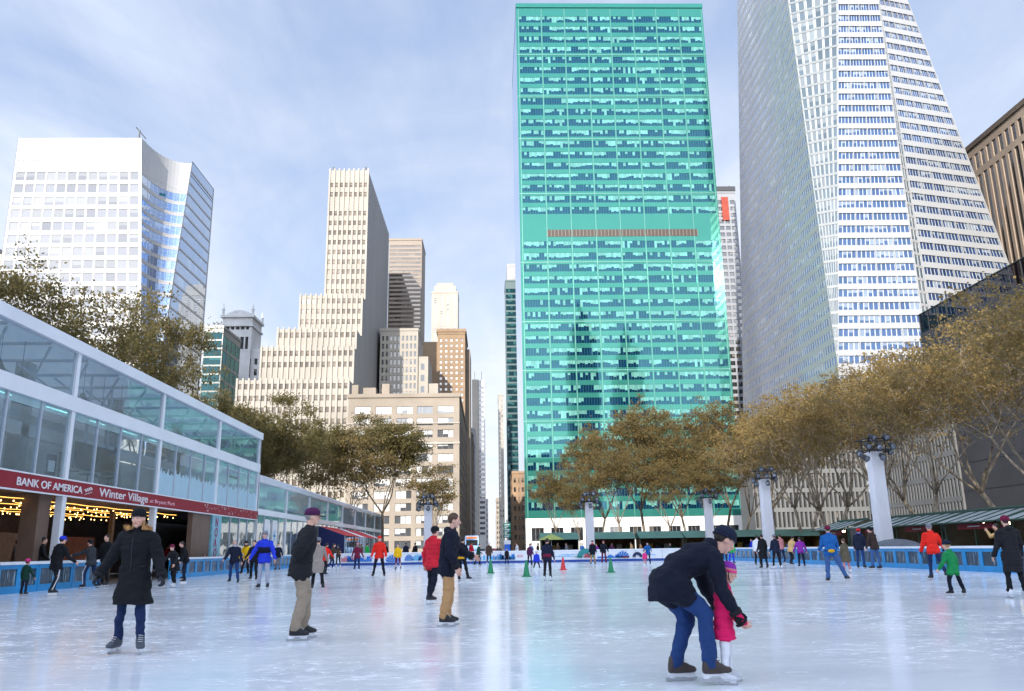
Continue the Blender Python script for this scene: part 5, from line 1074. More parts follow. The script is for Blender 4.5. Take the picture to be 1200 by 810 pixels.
def far_kiosk(x0, x1, y, label, colr):
    T = thing('market_kiosk', label, 'kiosk', ((x0+x1)/2, y+1.5, 0), 'market kiosks beyond the far boards')
    b = MB(); b.add([(x0, y-.6, 2.1), (x1, y-.6, 2.1), (x1, y+1.6, 2.85), (x0, y+1.6, 2.85), (x1, y+3.6, 2.2), (x0, y+3.6, 2.2)], [(0, 1, 2, 3), (3, 2, 4, 5)]); b.add([(x0, y-.6, 2.1), (x0, y+1.6, 2.85), (x0, y+3.6, 2.2)], [(0, 1, 2)]); b.add([(x1, y-.6, 2.1), (x1, y+1.6, 2.85), (x1, y+3.6, 2.2)], [(0, 2, 1)]); b.build('roof', M_KROOF2, T)
    b = MB(); b.box((x0+.1, y+2.6, 0), (x1-.1, y+2.7, 2.25)); b.box((x0+.1, y, 0), (x0+.16, y+2.6, 2.2)); b.box((x1-.16, y, 0), (x1-.1, y+2.6, 2.2)); b.build('wall', mat('kiosk_inner_'+colr, lin(dict(wood=(120, 84, 58), dark=(40, 44, 46), amber=(150, 110, 60))[colr]), 0.7, 0, 0.25, 1.5), T)
    b = MB(); b.box((x0+.2, y, 0), (x1-.2, y+.4, 1.0)); b.build('counter', M_WOOD, T)
    for k in range(int((x1-x0)/.9)):
        b = MB(); xx = x0+.4+.9*k; b.box((xx, y+2.2, 1.0), (xx+.55, y+2.55, 1.35+.2*(k % 2))); b.build('goods_box', GOODS[k % 6], T)
    for xx in (x0+.12, x1-.12): b = MB(); b.box((xx-.05, y-.05, 0), (xx+.05, y+.05, 2.25)); b.build('post', M_KGREEN, T)
for i, (x0, x1, c) in enumerate(((5.2, 9.3, 'dark'), (10.6, 15.4, 'wood'), (15.7, 20.4, 'wood'), (20.7, 25.2, 'amber'), (25.5, 30.2, 'dark'), (30.6, 35.4, 'amber'), (35.7, 40.6, 'wood'))):
    far_kiosk(x0, x1, 90+(i % 2)*.6, ('green roofed far kiosk left of the white lamp tower beside the parasol', 'green roofed far kiosk right of the white lamp tower left of the middle trees', 'green roofed far kiosk with wooden interior under the middle trees', 'green roofed far kiosk just left of the bending adult', 'green roofed far kiosk behind the bright green jacket', 'green roofed far kiosk with amber interior left of the purple jacket', 'green roofed far kiosk left of the grey sheet roofed kiosks')[i], c)

# ---- street furniture and vehicles beyond the rink
px0 = at_y(594.5, 640, 100); T = thing('street_sign', 'green street sign panels stacked on a post in the street gap', 'sign', (px0[0], 100, 0))
b = MB(); b.tube([(px0[0], 100, 0), (px0[0], 100, 4.6)], .06, 8); b.build('pole', M_KGREEN, T)
for k, z in enumerate((3.7, 3.1, 2.5)):
    b = MB(); b.box((px0[0]-.42, 99.88, z), (px0[0]+.42, 99.93, z+.5)); pn = b.build('sign_panel', mat('sign_green', lin((0, 110, 92)), 0.4, 0, 0.05), T)
    for q in range(2): b = MB(); b.box((px0[0]-.30, 99.872, z+.12+.18*q), (px0[0]+(.30 if q else .18), 99.8795, z+.19+.18*q)); b.build('trim', M_RAIL, pn)
T = thing('newspaper_box', 'bright blue box with white top standing at the foot of the sign post', 'newspaper box', (px0[0], 98.5, 0))
b = MB(); b.box((px0[0]-.35, 98.2, .25), (px0[0]+.3, 98.8, 1.75)); b.build('body', mat('box_blue', lin((40, 110, 220)), 0.4), T); b = MB(); b.box((px0[0]-.4, 98.15, 1.75), (px0[0]+.35, 98.85, 2.2)); b.build('top', M_RAIL, T)
b = MB(); b.box((px0[0]-.3, 98.3, -.05), (px0[0]+.25, 98.7, .25)); b.build('foot', M_LAMP, T)
def vehicle(px, Y, w, h, Lg, colr, name, label, cat, top=None):
    d = at_y(px, 640, Y); x = d[0]; T = thing(name, label, cat, (x, Y, 0)); m = mat('paint_'+name, lin(colr), 0.3, 0, 0.05, coat=0.5)
    if cat in ('van', 'bus'):
        b = MB(); b.rings([[(x-w/2, Y, .35), (x+w/2, Y, .35), (x+w/2, Y, h*.9), (x+w/2-.12, Y, h), (x-w/2+.12, Y, h), (x-w/2, Y, h*.9)], [(x-w/2, Y+Lg, .35), (x+w/2, Y+Lg, .35), (x+w/2, Y+Lg, h*.9), (x+w/2-.12, Y+Lg, h), (x-w/2+.12, Y+Lg, h), (x-w/2, Y+Lg, h*.9)]]); b.build('body', m, T)
        b = MB(); b.box((x-w*.42, Y-.03, h*.5), (x+w*.42, Y-.004, h*.78)); b.build('windscreen', M_SHOP2, T)
        b = MB(); b.box((x-w*.42, Y-.03, h*.84), (x+w*.42, Y-.004, h*.95)); b.build('destination_board', top or M_KSIGN, T)
    else:
        prof = [(0, .35), (0, .8), (.25, .95), (.9, 1.0), (1.5, 1.45), (3.0, 1.48), (3.8, 1.0), (4.4, .9), (4.5, .4)]
        b = MB(); b.rings([[(x-w/2, Y+q, z) for q, z in prof], [(x-w/2+.1, Y+q, z) for q, z in prof], [(x+w/2-.1, Y+q, z) for q, z in prof], [(x+w/2, Y+q, z) for q, z in prof]]); b.build('body', m, T)
        b = MB(); b.quad((x-w*.4, Y+.92, 1.03), (x+w*.4, Y+.92, 1.03), (x+w*.36, Y+1.42, 1.43), (x-w*.36, Y+1.42, 1.43)); b.build('windscreen', M_SHOP2, T)
    for s in (-1, 1):
        for yy in (.8, Lg-.9):
            b = MB(); b.tube([(x+s*w*.5, Y+yy, .36), (x+s*(w*.5-.24), Y+yy, .36)], .36, 12); b.build('wheel', M_LAMP, T)
        b = MB(); b.box((x+s*w*.36-.16, Y-.05, .65), (x+s*w*.36+.16, Y-.003, .85)); b.build('headlight', M_LENS, T)
M_SHOP2 = mat('vehicle_glass', (0.02, 0.022, 0.026), 0.08, 0, 0.05)
vehicle(553, 186, 3.0, 4.2, 9, (150, 186, 226), 'delivery_van', 'pale blue delivery van with orange roof panel at the end of the street', 'van', mat('van_orange', lin((236, 130, 70)), 0.4))
vehicle(576, 220, 2.2, 1.5, 4.5, (120, 40, 34), 'parked_car', 'dark red car waiting at the mouth of the street', 'car')
vehicle(584, 262, 2.1, 1.5, 4.5, (60, 62, 66), 'parked_car', 'dark grey car behind the dark red car in the street', 'car')
vehicle(565, 300, 2.0, 1.5, 4.5, (190, 190, 190), 'parked_car', 'silver car farthest along the street', 'car')
d = at_y(646, 630, 86); T = thing('parasol', 'yellow green parasol standing beyond the far boards', 'parasol', (d[0], 86, 0))
b = MB(); b.lathe([(1.35, 2.05), (.9, 2.28), (.4, 2.5), (.04, 2.6)], (d[0], 86, 0), 8); b.build('canopy', mat('parasol_lime', lin((150, 160, 84)), 0.7, 0, 0.15), T); b = MB(); b.tube([(d[0], 86, 0), (d[0], 86, 2.7)], .035, 6); b.build('pole', M_RAIL, T); b = MB(); b.lathe([(.4, 0), (.4, .08), (.1, .12)], (d[0], 86, 0), 12); b.build('base', M_LAMP, T)
d = at_x(1034, 638, 22.6); T = thing('covered_machine', 'low domed machine under a dark grey cover behind the right boards', 'machine', (23, d[1], 0))
b = MB(); b.ell((22.9, d[1]-1.0, .62), (1.0, 3.2, .82), None, 18, 10); b.build('cover', mat('grey_cover', (0.10, 0.11, 0.135), 0.6, 0, 0.15, 2, 0.4, 3), T, True); b = MB(); b.box((22.2, d[1]-3.6, 0), (23.6, d[1]+1.6, .5)); b.build('frame', M_LAMP, T)

# ---- pavilion
PX = -17.2
def tent_cloth():
    m, nt, b = new_mat('tent_cloth'); b.inputs['Base Color'].default_value = (0.78, 0.8, 0.83, 1); b.inputs['Roughness'].default_value = 0.6
    t = N(nt, 'ShaderNodeBsdfTranslucent'); t.inputs[0].default_value = (0.8, 0.84, 0.88, 1); mx = N(nt, 'ShaderNodeMixShader'); mx.inputs[0].default_value = 0.5
    L(nt, b.outputs[0], mx.inputs[1]); L(nt, t.outputs[0], mx.inputs[2]); L(nt, mx.outputs[0], nt.nodes['Material Output'].inputs[0]); return m
M_TENT = tent_cloth()
M_FRAME = mat('pavilion_white', (0.78, 0.81, 0.85), 0.4, 0, 0.05, 0.5); M_POST = mat('pavilion_post', (0.50, 0.55, 0.62), 0.4, 0.2, 0.06); M_IN = mat('interior_grey', (0.62, 0.65, 0.67), 0.8, 0, 0.08); M_FLOOR = mat('interior_floor', (0.2, 0.19, 0.18), 0.6)
M_GL = clear_glass('pavilion_glass', (0.82, 0.88, 0.90), 0.07, 0.10, (0.88, 0.92, 0.97)); M_GL2 = clear_glass('transom_glass', (0.5, 0.85, 0.85), 0.2, 0.35)
M_FILM = mat('frosted_film', (0.40, 0.58, 0.68), 0.4, 0, 0.06); M_BAN = mat('banner_red', lin((142, 20, 40)), 0.55, 0, 0.06); M_TXT = mat('banner_lettering', (0.75, 0.74, 0.76), 0.5, 0, 0.0)
M_BR = mat('pavilion_brown', (0.17, 0.115, 0.085), 0.7, 0, 0.15, 1.2); M_DK = mat('pavilion_dark', (0.15, 0.10, 0.082), 0.8, 0, 0.2); M_MAROON = mat('pavilion_maroon', (0.06, 0.008, 0.012), 0.7, 0, 0.2)
bay = [15.5, 24.8, 34.1, 43.4, 52.7, 62.0]
T = thing('rink_pavilion', 'two storey glass skate pavilion with white frame and red banner at left', 'pavilion', (PX-5, 40, 0)); PAV = T
def pbox(name, lo, hi, m, par=None): b = MB(); b.box(lo, hi); return b.build(name, m, par or T)
pbox('roof_fascia', (PX-.05, 10, 9.40), (PX+.22, 62.2, 9.88), M_FRAME); pbox('roof', (PX-11, 10, 9.55), (PX-.06, 62.2, 9.58), M_TENT)
pbox('edge_beam', (PX-.05, 10, 6.97), (PX+.16, 62.1, 7.56), M_FRAME); pbox('upper_floor', (PX-10.8, 10, 3.75), (PX-.12, 62, 4.1), M_IN); pbox('end_frame', (PX-.1, 62.02, 0), (PX+.1, 62.2, 9.4), M_FRAME)
pbox('rear_wall', (PX-10.8, 10, 4.1), (PX-10.6, 62, 9.5), M_IN); pbox('ground_rear_wall', (PX-9.0, 10, 0), (PX-8.8, 62, 3.7), M_DK)
pbox('interior_beam', (PX-3.3, 10, 6.3), (PX-3.0, 62, 6.85), M_FRAME); pbox('partition', (PX-4.6, 24, 4.1), (PX-4.45, 62, 6.5), mat('interior_pale', (0.74, 0.76, 0.78), 0.8, 0, 0.06))
for y in bay: pbox('column', (PX-.10, y-.14, 3.6), (PX+.10, y+.14, 9.40), M_FRAME)
for y in (34.1, 43.4): pbox('ground_column', (PX-.16, y-.16, 0), (PX+.12, y+.16, 3.6), M_FRAME)
pbox('ground_column', (PX-.16, 24.6, 0), (PX+.12, 24.9, 3.6), M_FRAME)
for y in (30.0, 36.0, 45.0, 54.0): pbox('interior_column', (PX-3.6, y, 4.1), (PX-3.0, y+.6, 9.5), mat('inner_column', (0.3, 0.31, 0.32), 0.7))
for a, b_ in zip(bay, bay[1:]):
    pbox('upper_pane', (PX-.012, a+.16, 7.565), (PX+.012, b_-.16, 9.395), M_GL)
    for k in range(4):
        y0, y1 = a+(b_-a)*k/4, a+(b_-a)*(k+1)/4
        pn = pbox('pane', (PX-.012, y0+.05, 4.22), (PX+.012, y1-.05, 6.62), M_GL); pbox('transom', (PX-.012, y0+.05, 6.66), (PX+.012, y1-.05, 6.96), M_GL2)
        if k: pbox('mullion', (PX-.05, y0-.045, 4.16), (PX+.07, y0+.045, 6.97), M_POST)
        if a > 43 or (a > 34.2 and k > 2):
            b = MB(); n = 14; pts = []; rr = random.Random(int(y0*10))
            for i in range(n+1): pts.append((PX+.018, y0+.06+(y1-y0-.12)*i/n, 5.35+rr.uniform(-.10, .42)*(1 if i % 2 else .4)))
            for i in range(n): b.quad((PX+.018, pts[i][1], 4.22), (PX+.018, pts[i+1][1], 4.22), pts[i+1], pts[i])
            b.build('frosted_film', M_FILM, pn)
# roof trusses and hung banners behind the upper panes
for y in np.arange(17, 62, 3.1):
    b = MB(); b.tube([(PX-.3, y, 9.45), (PX-5, y, 9.50)], .07, 6); b.tube([(PX-.3, y, 9.3), (PX-1.8, y+1.5, 8.0), (PX-3.3, y, 9.35)], .06, 6); b.build('roof_strut', M_POST, T)
for k, (y, z, w, h) in enumerate(((30.5, 8.2, .9, .9), (31.9, 8.0, 1.2, 1.0), (37.0, 8.2, 1.0, .7), (38.9, 7.9, 1.1, .5), (40.5, 8.1, 2.2, .5), (54.4, 8.3, .6, .9), (56.0, 8.35, 1.2, .35), (58.2, 8.1, 1.0, .35), (59.8, 8.3, 1.0, .35))):
    b = MB(); b.add([(PX-1.2, y, z), (PX-1.2, y+w*.5, z-h*.35), (PX-1.2, y+w, z-h), (PX-1.2, y+w*.8, z-h*.2), (PX-1.2, y+w*.3, z+h*.3)], [(0, 1, 2, 3, 4)]); b.add([(PX-1.16, y, z), (PX-1.16, y+w*.5, z-h*.35), (PX-1.16, y+w, z-h), (PX-1.16, y+w*.8, z-h*.2), (PX-1.16, y+w*.3, z+h*.3)], [(4, 3, 2, 1, 0)]); b.build('hanging_drape', mat('drape_green', (0.03, 0.055, 0.055), 0.8), T)
    b = MB(); b.tube([(PX-1.18, y+w*.3, z+h*.2), (PX-1.18, y+w*.3, 9.5)], .012, 4); b.build('hanger', M_LAMP, T)
M_FILL = glow('fill_lamp_white', (0.92, 0.97, 1.0), 1.5)  # lamps added to brighten the upper room, none visible there
for y in np.arange(19, 62, 4.65):
    for x in (PX-7.2,): hs_ = pbox('fill_lamp', (x-.12, y-1.3, 9.22), (x+.12, y+1.3, 9.30), M_FRAME); pbox('fill_tube', (x-.09, y-1.25, 9.205), (x+.09, y+1.25, 9.2185), M_FILL, hs_)
# things seen in the upper room
for pa, pb in ((89, 110), (115, 135)):
    ya_, yb_ = at_x(pa, 532, PX-1.5)[1], at_x(pb, 536, PX-1.5)[1]; pbox('screen', (PX-1.6, ya_, 5.05), (PX-1.5, yb_, 6.25), mat('screen_black', (0.008, 0.008, 0.009), 0.4)); pbox('screen_mount', (PX-1.6, (ya_+yb_)/2-.05, 6.25), (PX-1.5, (ya_+yb_)/2+.05, 9.4), M_POST)
sb = pbox('blue_sign', (PX-3.0, 28.2, 5.35), (PX-2.92, 31.6, 5.85), mat('sign_blue', lin((20, 74, 158)), 0.4)); text('lettering', 'AUDOUK', (PX-2.905, 28.5, 5.45), (0, 1, 0), (0, 0, 1), .36, PB['sky'], sb, .01, fit=2.6)
for y, c in ((28.4, 3), (29.2, 2), (30.0, 0), (30.8, 3)): pbox('poster', (PX-3.4, y, 4.3), (PX-3.35, y+.62, 5.15), GOODS[c])
pbox('notice', (PX-.04, 32.7, 4.3), (PX-.02, 33.4, 5.1), PB['navy']); pbox('notice_face', (PX-.015, 32.8, 4.42), (PX-.0135, 33.3, 4.85), M_RAIL)
for y in (37.4, 40.4, 41.3, 39.2):
    b = MB(); b.tube([(PX-1.5, y, 4.1), (PX-1.5, y, 4.85)], .03, 6); b.lathe([(.42, 0), (.42, .04)], (PX-1.5, y, 4.85), 12); b.build('cafe_table', mat('cafe_green', (.05, .13, .12), .5), T)
pbox('exit_panel', (PX-4.44, 42.2, 4.1), (PX-4.40, 43.0, 6.3), mat('door_grey', (0.22, 0.2, 0.18), .6)); pbox('red_strip', (PX-.8, 57.5, 6.3), (PX-.76, 60.3, 6.45), mat('strip_red', lin((200, 50, 50)), .5))
# ground floor
pbox('brown_wall', (PX-.95, 33.0, 0), (PX-.3, 33.9, 3.58), M_BR); pbox('brown_wall', (PX-4.6, 30.6, 0), (PX-4.0, 31.0, 3.58), M_BR); pbox('brown_wall', (PX-.30, 49.2, 0), (PX-.02, 52.3, 3.58), M_BR); pbox('inner_wall', (PX-5.5, 26, 0), (PX-5.3, 31.4, 2.6), M_MAROON)
pbox('inner_wall', (PX-5.5, 36.5, 0), (PX-5.3, 42.8, 2.3), mat('inner_brown', (0.22, 0.15, 0.11), .7)); pbox('inner_wall', (PX-5.5, 44.5, 0), (PX-5.3, 48.8, 2.2), mat('inner_rust', (0.30, 0.12, 0.075), .7)); pbox('timber_post', (PX-3, 45.2, 0), (PX-2.8, 45.45, 3.4), M_WOOD)
pbox('teal_panel', (PX-.10, 52.35, 0), (PX+.10, 54.1, 3.58), mat('panel_teal', lin((120, 178, 196)), .35))
for k, ch in enumerate('NOAO'): text('lettering', ch, (PX+.105, 52.85, 2.85-.62*k), (0, 1, 0), (0, 0, 1), .75, mat('lettering_plum', lin((150, 40, 96)), .5), T, .012)
for k in range(4):
    y0, y1 = 54.15+1.95*k, 54.15+1.95*(k+1); pbox('pane', (PX-.012, y0+.05, .1), (PX+.012, y1-.05, 3.55), M_GL); pbox('mullion', (PX-.05, y0-.05, 0), (PX+.06, y0+.045, 3.57), M_POST)
pbox('ceiling', (PX-8.7, 10, 3.60), (PX-.3, 62, 3.74), M_DK); pbox('notice_card', (PX-5.28, 28.9, 1.95), (PX-5.26, 29.6, 2.55), mat('card_tan', (.3, .24, .18), .7))
# banner
bn = pbox('banner', (PX+.06, 10, 3.58), (PX+.16, 62.1, 4.16), M_BAN)
pbox('trim', (PX+.05, 10, 4.165), (PX+.17, 62.1, 4.22), M_RAIL, bn); pbox('trim', (PX+.05, 10, 3.52), (PX+.17, 62.1, 3.575), M_RAIL, bn)
def banner_y(px, py): return at_x(px, py, PX+.17)[1]
ya, yb = banner_y(19, 567), banner_y(96, 578); text('lettering', 'BANK OF AMERICA', (PX+.165, ya, 3.72), (0, 1, 0), (0, 0, 1), .40, M_TXT, bn, .007, fit=yb-ya)
yc, yd = banner_y(116, 582), banner_y(173, 590); text('lettering', 'Winter Village', (PX+.165, yc, 3.71), (0, 1, 0), (0, 0, 1), .52, M_TXT, bn, .004, fit=yd-yc)
ye, yf = banner_y(175.5, 590), banner_y(205, 594); text('lettering', 'at Bryant Park', (PX+.165, ye, 3.74), (0, 1, 0), (0, 0, 1), .27, mat('lettering_rose', lin((226, 170, 180)), .5), bn, .001, fit=yf-ye)
yl0, yl1 = banner_y(97.5, 578), banner_y(112, 580); b = MB(); w = yl1-yl0
for k in range(4):   # slanted flag: stripes leaning both ways in a lozenge
    t0, t1 = .04+.235*k, .20+.235*k
    b.quad(*[(PX+.166, yl0+w*(.30*(1-v)+u*.62+.04), 3.70+.36*(u*.45+(1-v)*.0)+.36*v*.55) for u, v in ((t0, .52), (t1, .52), (t1, 1.0), (t0, 1.0))])
for k in range(3):
    t0, t1 = .06+.30*k, .27+.30*k
    b.quad(*[(PX+.166, yl0+w*(.06+.62*u+.34*v), 3.66+.36*(.42*u)+.36*.5*v*.9) for u, v in ((t0, .0), (t1, .0), (t1, .46), (t0, .46))])
b.build('emblem', M_TXT, bn)
b = MB(); rr = random.Random(4)
for i in range(70):
    y = rr.uniform(50.5, 61.8) if i > 14 else rr.uniform(24, 29); z = rr.uniform(3.64, 4.1); s = rr.uniform(.03, .07); b.quad((PX+.166, y-s, z), (PX+.166, y, z-s), (PX+.166, y+s, z), (PX+.166, y, z+s))
b.build('snow_dot', M_TXT, bn)
# strings of warm lights under the ground floor ceiling
M_BULB = glow('warm_bulb', (1.0, 0.60, 0.20), 3.0); M_STRIP = glow('warm_strip', (1.0, 0.50, 0.10), 0.9)
for i, (x, z) in enumerate(((PX-.9, 3.38), (PX-2.1, 3.34), (PX-3.4, 3.40), (PX-4.7, 3.32), (PX-6.2, 3.36))):
    for j, (y0, y1) in enumerate(((22, 33.5), (34.6, 43.1), (43.8, 49.0))):
        S = thing('light_string', 'string of warm yellow bulbs under the dark ceiling behind the red banner', 'string light', (x, y0, z), 'strings of warm bulbs in the pavilion openings')
        b = MB(); b.tube([(x, y, z-.012*math.sin((y-y0)*2.1)) for y in np.linspace(y0, y1, 24)], .016, 5); b.build('cord', M_STRIP, S)
        b = MB(); rr = random.Random(i*7+j)
        for y in np.arange(y0+.3, y1, .55): b.ell((x+rr.uniform(-.1, .1), y+rr.uniform(-.15, .15), z-.10-rr.uniform(0, .12)), (.026, .026, .034), None, 6, 5)
        b.build('bulb', M_BULB, S)
# second, lower pavilion
T = thing('rink_pavilion', 'lower single span glass pavilion with white roof beyond the red bannered one', 'pavilion', (PX-5, 95, 0))
ys = [62.2, 71, 80, 89, 98, 107, 116, 125, 133]
b = MB(); b.add([(PX+.5, 62.25, 6.72), (PX+.5, 133.5, 6.52), (PX-5.5, 133.5, 8.3), (PX-5.5, 62.25, 8.5), (PX-11, 133.5, 6.6), (PX-11, 62.25, 6.7)], [(0, 1, 2, 3), (3, 2, 4, 5)]); b.build('roof', M_TENT, T)
pbox('roof_fascia', (PX+.02, 62.25, 6.32), (PX+.2, 133, 6.70), M_FRAME, T); pbox('edge_beam', (PX-.05, 62.25, 3.95), (PX+.14, 133, 4.38), M_FRAME, T); pbox('rear_wall', (PX-10, 62.25, 0), (PX-9.8, 133, 6.6), M_IN, T)
pbox('upper_floor', (PX-9.7, 62.25, 3.7), (PX-.1, 133, 3.9), M_FLOOR, T); pbox('partition', (PX-5, 66, 0), (PX-4.8, 130, 3.6), M_DK, T); pbox('end_wall', (PX-10, 133, 0), (PX+.1, 133.15, 6.5), M_FRAME, T)
for i, (a, b_) in enumerate(zip(ys, ys[1:])):
    pbox('column', (PX-.1, a-.12, 0), (PX+.1, a+.12, 6.32), M_FRAME, T); pbox('upper_pane', (PX-.012, a+.14, 4.39), (PX+.012, b_-.14, 6.31), M_GL, T)
    if i > 2: pbox('blind', (PX-.35, a+.3+(i % 3)*.6, 4.4), (PX-.3, b_-2.4+(i % 2)*1.2, 6.3), mat('blind_grey', (.32, .34, .35), .8), T)
    for k in range(4):
        y0, y1 = a+(b_-a)*k/4, a+(b_-a)*(k+1)/4; pbox('pane', (PX-.012, y0+.05, .2), (PX+.012, y1-.05, 3.9), M_GL, T)
        if k: pbox('mullion', (PX-.05, y0-.04, 0), (PX+.05, y0+.04, 3.95), M_POST, T)
for y in (64.6, 66.9): 
    pn = pbox('poster', (PX+.02, y, .6), (PX+.03, y+1.5, 3.7), M_BWHITE, T)
    b = MB()
    for k in range(3):
        a = math.pi*k/3; b.quad(*[(PX+.034, y+.75+dx*math.cos(a)-dz*math.sin(a), 2.5+dx*math.sin(a)+dz*math.cos(a)) for dx, dz in ((-.5, -.07), (.5, -.07), (.5, .07), (-.5, .07))])
    b.build('snowflake', PB['sky'], pn)
for k in range(5): b = MB(); y = 74+5.2*k; b.tube([(PX-2.2, y, 0), (PX-2.2, y, 3.7)], .05, 6); b.tube([(PX-2.2, y, .4), (PX-2.2, y+2.4, 3.6)], .04, 6); b.tube([(PX-2.2, y, 2.0), (PX-2.2, y+5.2, 2.0)], .04, 6); b.build('scaffold', M_POST, T)
T = thing('awning', 'red and white striped awning with navy front at the end of the lower pavilion', 'awning', (PX+2, 98, 0))
b = MB()
for k in range(6):
    pass
A0, A1 = V3((PX+.2, 84, 3.75)), V3((PX+.2, 112, 3.75))
for k in range(8):
    y0, y1 = 84+3.5*k, 84+3.5*(k+1); b = MB(); b.quad((PX+.2, y0, 3.72), (PX+2.8, y0, 2.75), (PX+2.8, y1, 2.75), (PX+.2, y1, 3.72)); b.build('canopy_panel', (mat('awning_red', lin((190, 40, 46)), .7), M_BWHITE)[k % 4 == 3], T)
b = MB(); b.quad((PX+.22, 83.98, .9), (PX+2.8, 83.98, .9), (PX+2.8, 83.98, 2.74), (PX+.22, 83.98, 3.70)); b.build('side_curtain', mat('awning_navy', lin((22, 34, 84)), .8), T)
for y in (84, 98, 112): b = MB(); b.tube([(PX+2.78, y, 0), (PX+2.78, y, 2.75)], .04, 6); b.build('post', M_POST, T)
# ------------------------------------------------------------------ trees
M_BARK = mat('plane_bark', (0.16, 0.125, 0.09), 0.9, 0, 0.4, 1.8, 0.6, 6.0, stretch=(1, 1, 0.5)); M_BARKP = mat('pale_bark', (0.25, 0.205, 0.15), 0.9, 0, 0.65, 3.5, 0.6, 6.0, stretch=(1, 1, 0.5))
def leaf_mat(name, a, b_, c):
    m, nt, b = new_mat(name); g = N(nt, 'ShaderNodeNewGeometry'); tc = N(nt, 'ShaderNodeTexCoord')
    big = ramp(nt, noise_tex(nt, 0.35, 3.0, tc.outputs['Object']), 0.36, 0.64)
    col = mix_col(nt, g.outputs['Random Per Island'], a, b_); col = mix_col(nt, math_node(nt, 'MULTIPLY', big, 0.65), col, c)
    L(nt, col, b.inputs['Base Color']); b.inputs['Roughness'].default_value = 0.6; b.inputs['Specular IOR Level'].default_value = 0.25
    t = N(nt, 'ShaderNodeBsdfTranslucent'); L(nt, col, t.inputs[0]); mx = N(nt, 'ShaderNodeMixShader'); mx.inputs[0].default_value = 0.5
    L(nt, b.outputs[0], mx.inputs[1]); L(nt, t.outputs[0], mx.inputs[2]); L(nt, mx.outputs[0], nt.nodes['Material Output'].inputs[0]); return m
M_LEAF_G = leaf_mat('leaf_golden', (0.23, 0.16, 0.062), (0.44, 0.305, 0.105), (0.17, 0.13, 0.055))
M_LEAF_O = leaf_mat('leaf_olive', (0.15, 0.125, 0.048), (0.24, 0.18, 0.064), (0.12, 0.115, 0.045))
M_LEAF_R = leaf_mat('leaf_russet', (0.16, 0.118, 0.046), (0.29, 0.195, 0.068), (0.12, 0.11, 0.044))
def make_tree(h, spread, seed, leaves, leafm, barkm, leaf=0.16, clump=0.6, first=0.24, lean=0.0, nl=5, low=0.35, flat=1.0):
    """tapered trunk, forking limbs and fine twigs, leaf-sized faces gathered along the twigs, thinner towards the bare lower boughs"""
    rr = random.Random(seed); wood = MB(); tips = []
    ln0 = [h*first, h*.30, spread*.46, spread*.30, spread*.17]
    def grow(p, d, ln, r, lvl):
        pts = [p]; rad = [r]; n = (3, 4, 3, 2, 2)[lvl]; q = p; v = d
        for i in range(n):
            g = .13 if lvl < 3 else .2
            v = (v+Vector((rr.gauss(0, g), rr.gauss(0, g), rr.gauss(0.03, .09)))).normalized(); q = q+v*ln/n; pts.append(q); rad.append(max(.012, r*(1-(0.5 if lvl else .25)*(i+1)/n)))
        wood.tube(pts, rad, (9, 7, 5, 4, 3)[lvl], cap=lvl < 2)
        if lvl == 4: tips.append(pts[-1]); tips.append(pts[1]); return
        k = (nl, rr.randint(4, 5), rr.randint(3, 4), 3)[lvl]; ph = rr.uniform(0, 6.28)
        for i in range(k):
            ang = ph+6.28*i/k+rr.uniform(-.5, .5); el = (rr.uniform(.75, 1.25), rr.uniform(.15, .95), rr.uniform(-.15, .8), rr.uniform(-.5, .9))[lvl]
            side = Vector((math.cos(ang), math.sin(ang), 0)); dv = (v*(.35, .55, .6, .5)[lvl]+side*math.cos(el)+Vector((0, 0, math.sin(el)*.9))).normalized()
            f = rr.uniform(.6, 1.0) if i else 1.05; at = pts[-1] if (i < 2 or lvl == 0) else pts[rr.randint(len(pts)//2, len(pts)-1)]
            grow(at, dv, ln0[lvl+1]*f, max(.012, rad[-1]*rr.uniform(.48, .66)), lvl+1)
    grow(Vector((0, 0, -0.1)), Vector((lean, rr.uniform(-.05, .05), 1)).normalized(), ln0[0], h*0.0105, 0)
    Z = np.array([[p.x, p.y, p.z] for p in tips]); sc = (h-0.4)/np.percentile(Z[:, 2], 99.5); sxy = spread/np.percentile(np.hypot(Z[:, 0], Z[:, 1]), 92)
    wood.v = [(x*(1+(sxy-1)*min(1, z/(.3*h))), y*(1+(sxy-1)*min(1, z/(.3*h))), z*sc) for x, y, z in wood.v]
    k = np.minimum(1, np.maximum(0, Z[:, 2]/(.3*h)))[:, None]; Z = Z*np.concatenate([1+(sxy-1)*k, 1+(sxy-1)*k, np.full_like(k, sc)], 1)
    rng = np.random.default_rng(seed); n = leaves
    w = rng.uniform(.1, 1.6, len(Z))*(0.04+np.clip((Z[:, 2]/h-low)/(1-low)*1.6, 0, 1)); idx = rng.choice(len(Z), n, p=w/w.sum())
    c = Z[idx]+rng.normal(0, 1, (n, 3))*np.array([clump, clump, clump*.6])*rng.uniform(.3, 1.0, (n, 1))
    a = rng.normal(0, 1, (n, 3)); a /= np.linalg.norm(a, axis=1)[:, None]; b_ = np.cross(a, rng.normal(0, 1, (n, 3))); b_ /= np.linalg.norm(b_, axis=1)[:, None]
    s = leaf*rng.uniform(.6, 1.35, (n, 1)); vs = np.stack([c-a*s, c+b_*s*.62, c+a*s, c-b_*s*.62], 1).reshape(-1, 3)
    crown = bpy.data.meshes.new('crown'); crown.vertices.add(4*n); crown.vertices.foreach_set('co', vs.ravel()); crown.loops.add(4*n); crown.loops.foreach_set('vertex_index', np.arange(4*n)); crown.polygons.add(n); crown.polygons.foreach_set('loop_start', np.arange(n)*4); crown.polygons.foreach_set('loop_total', np.full(n, 4)); crown.update(); crown.validate()
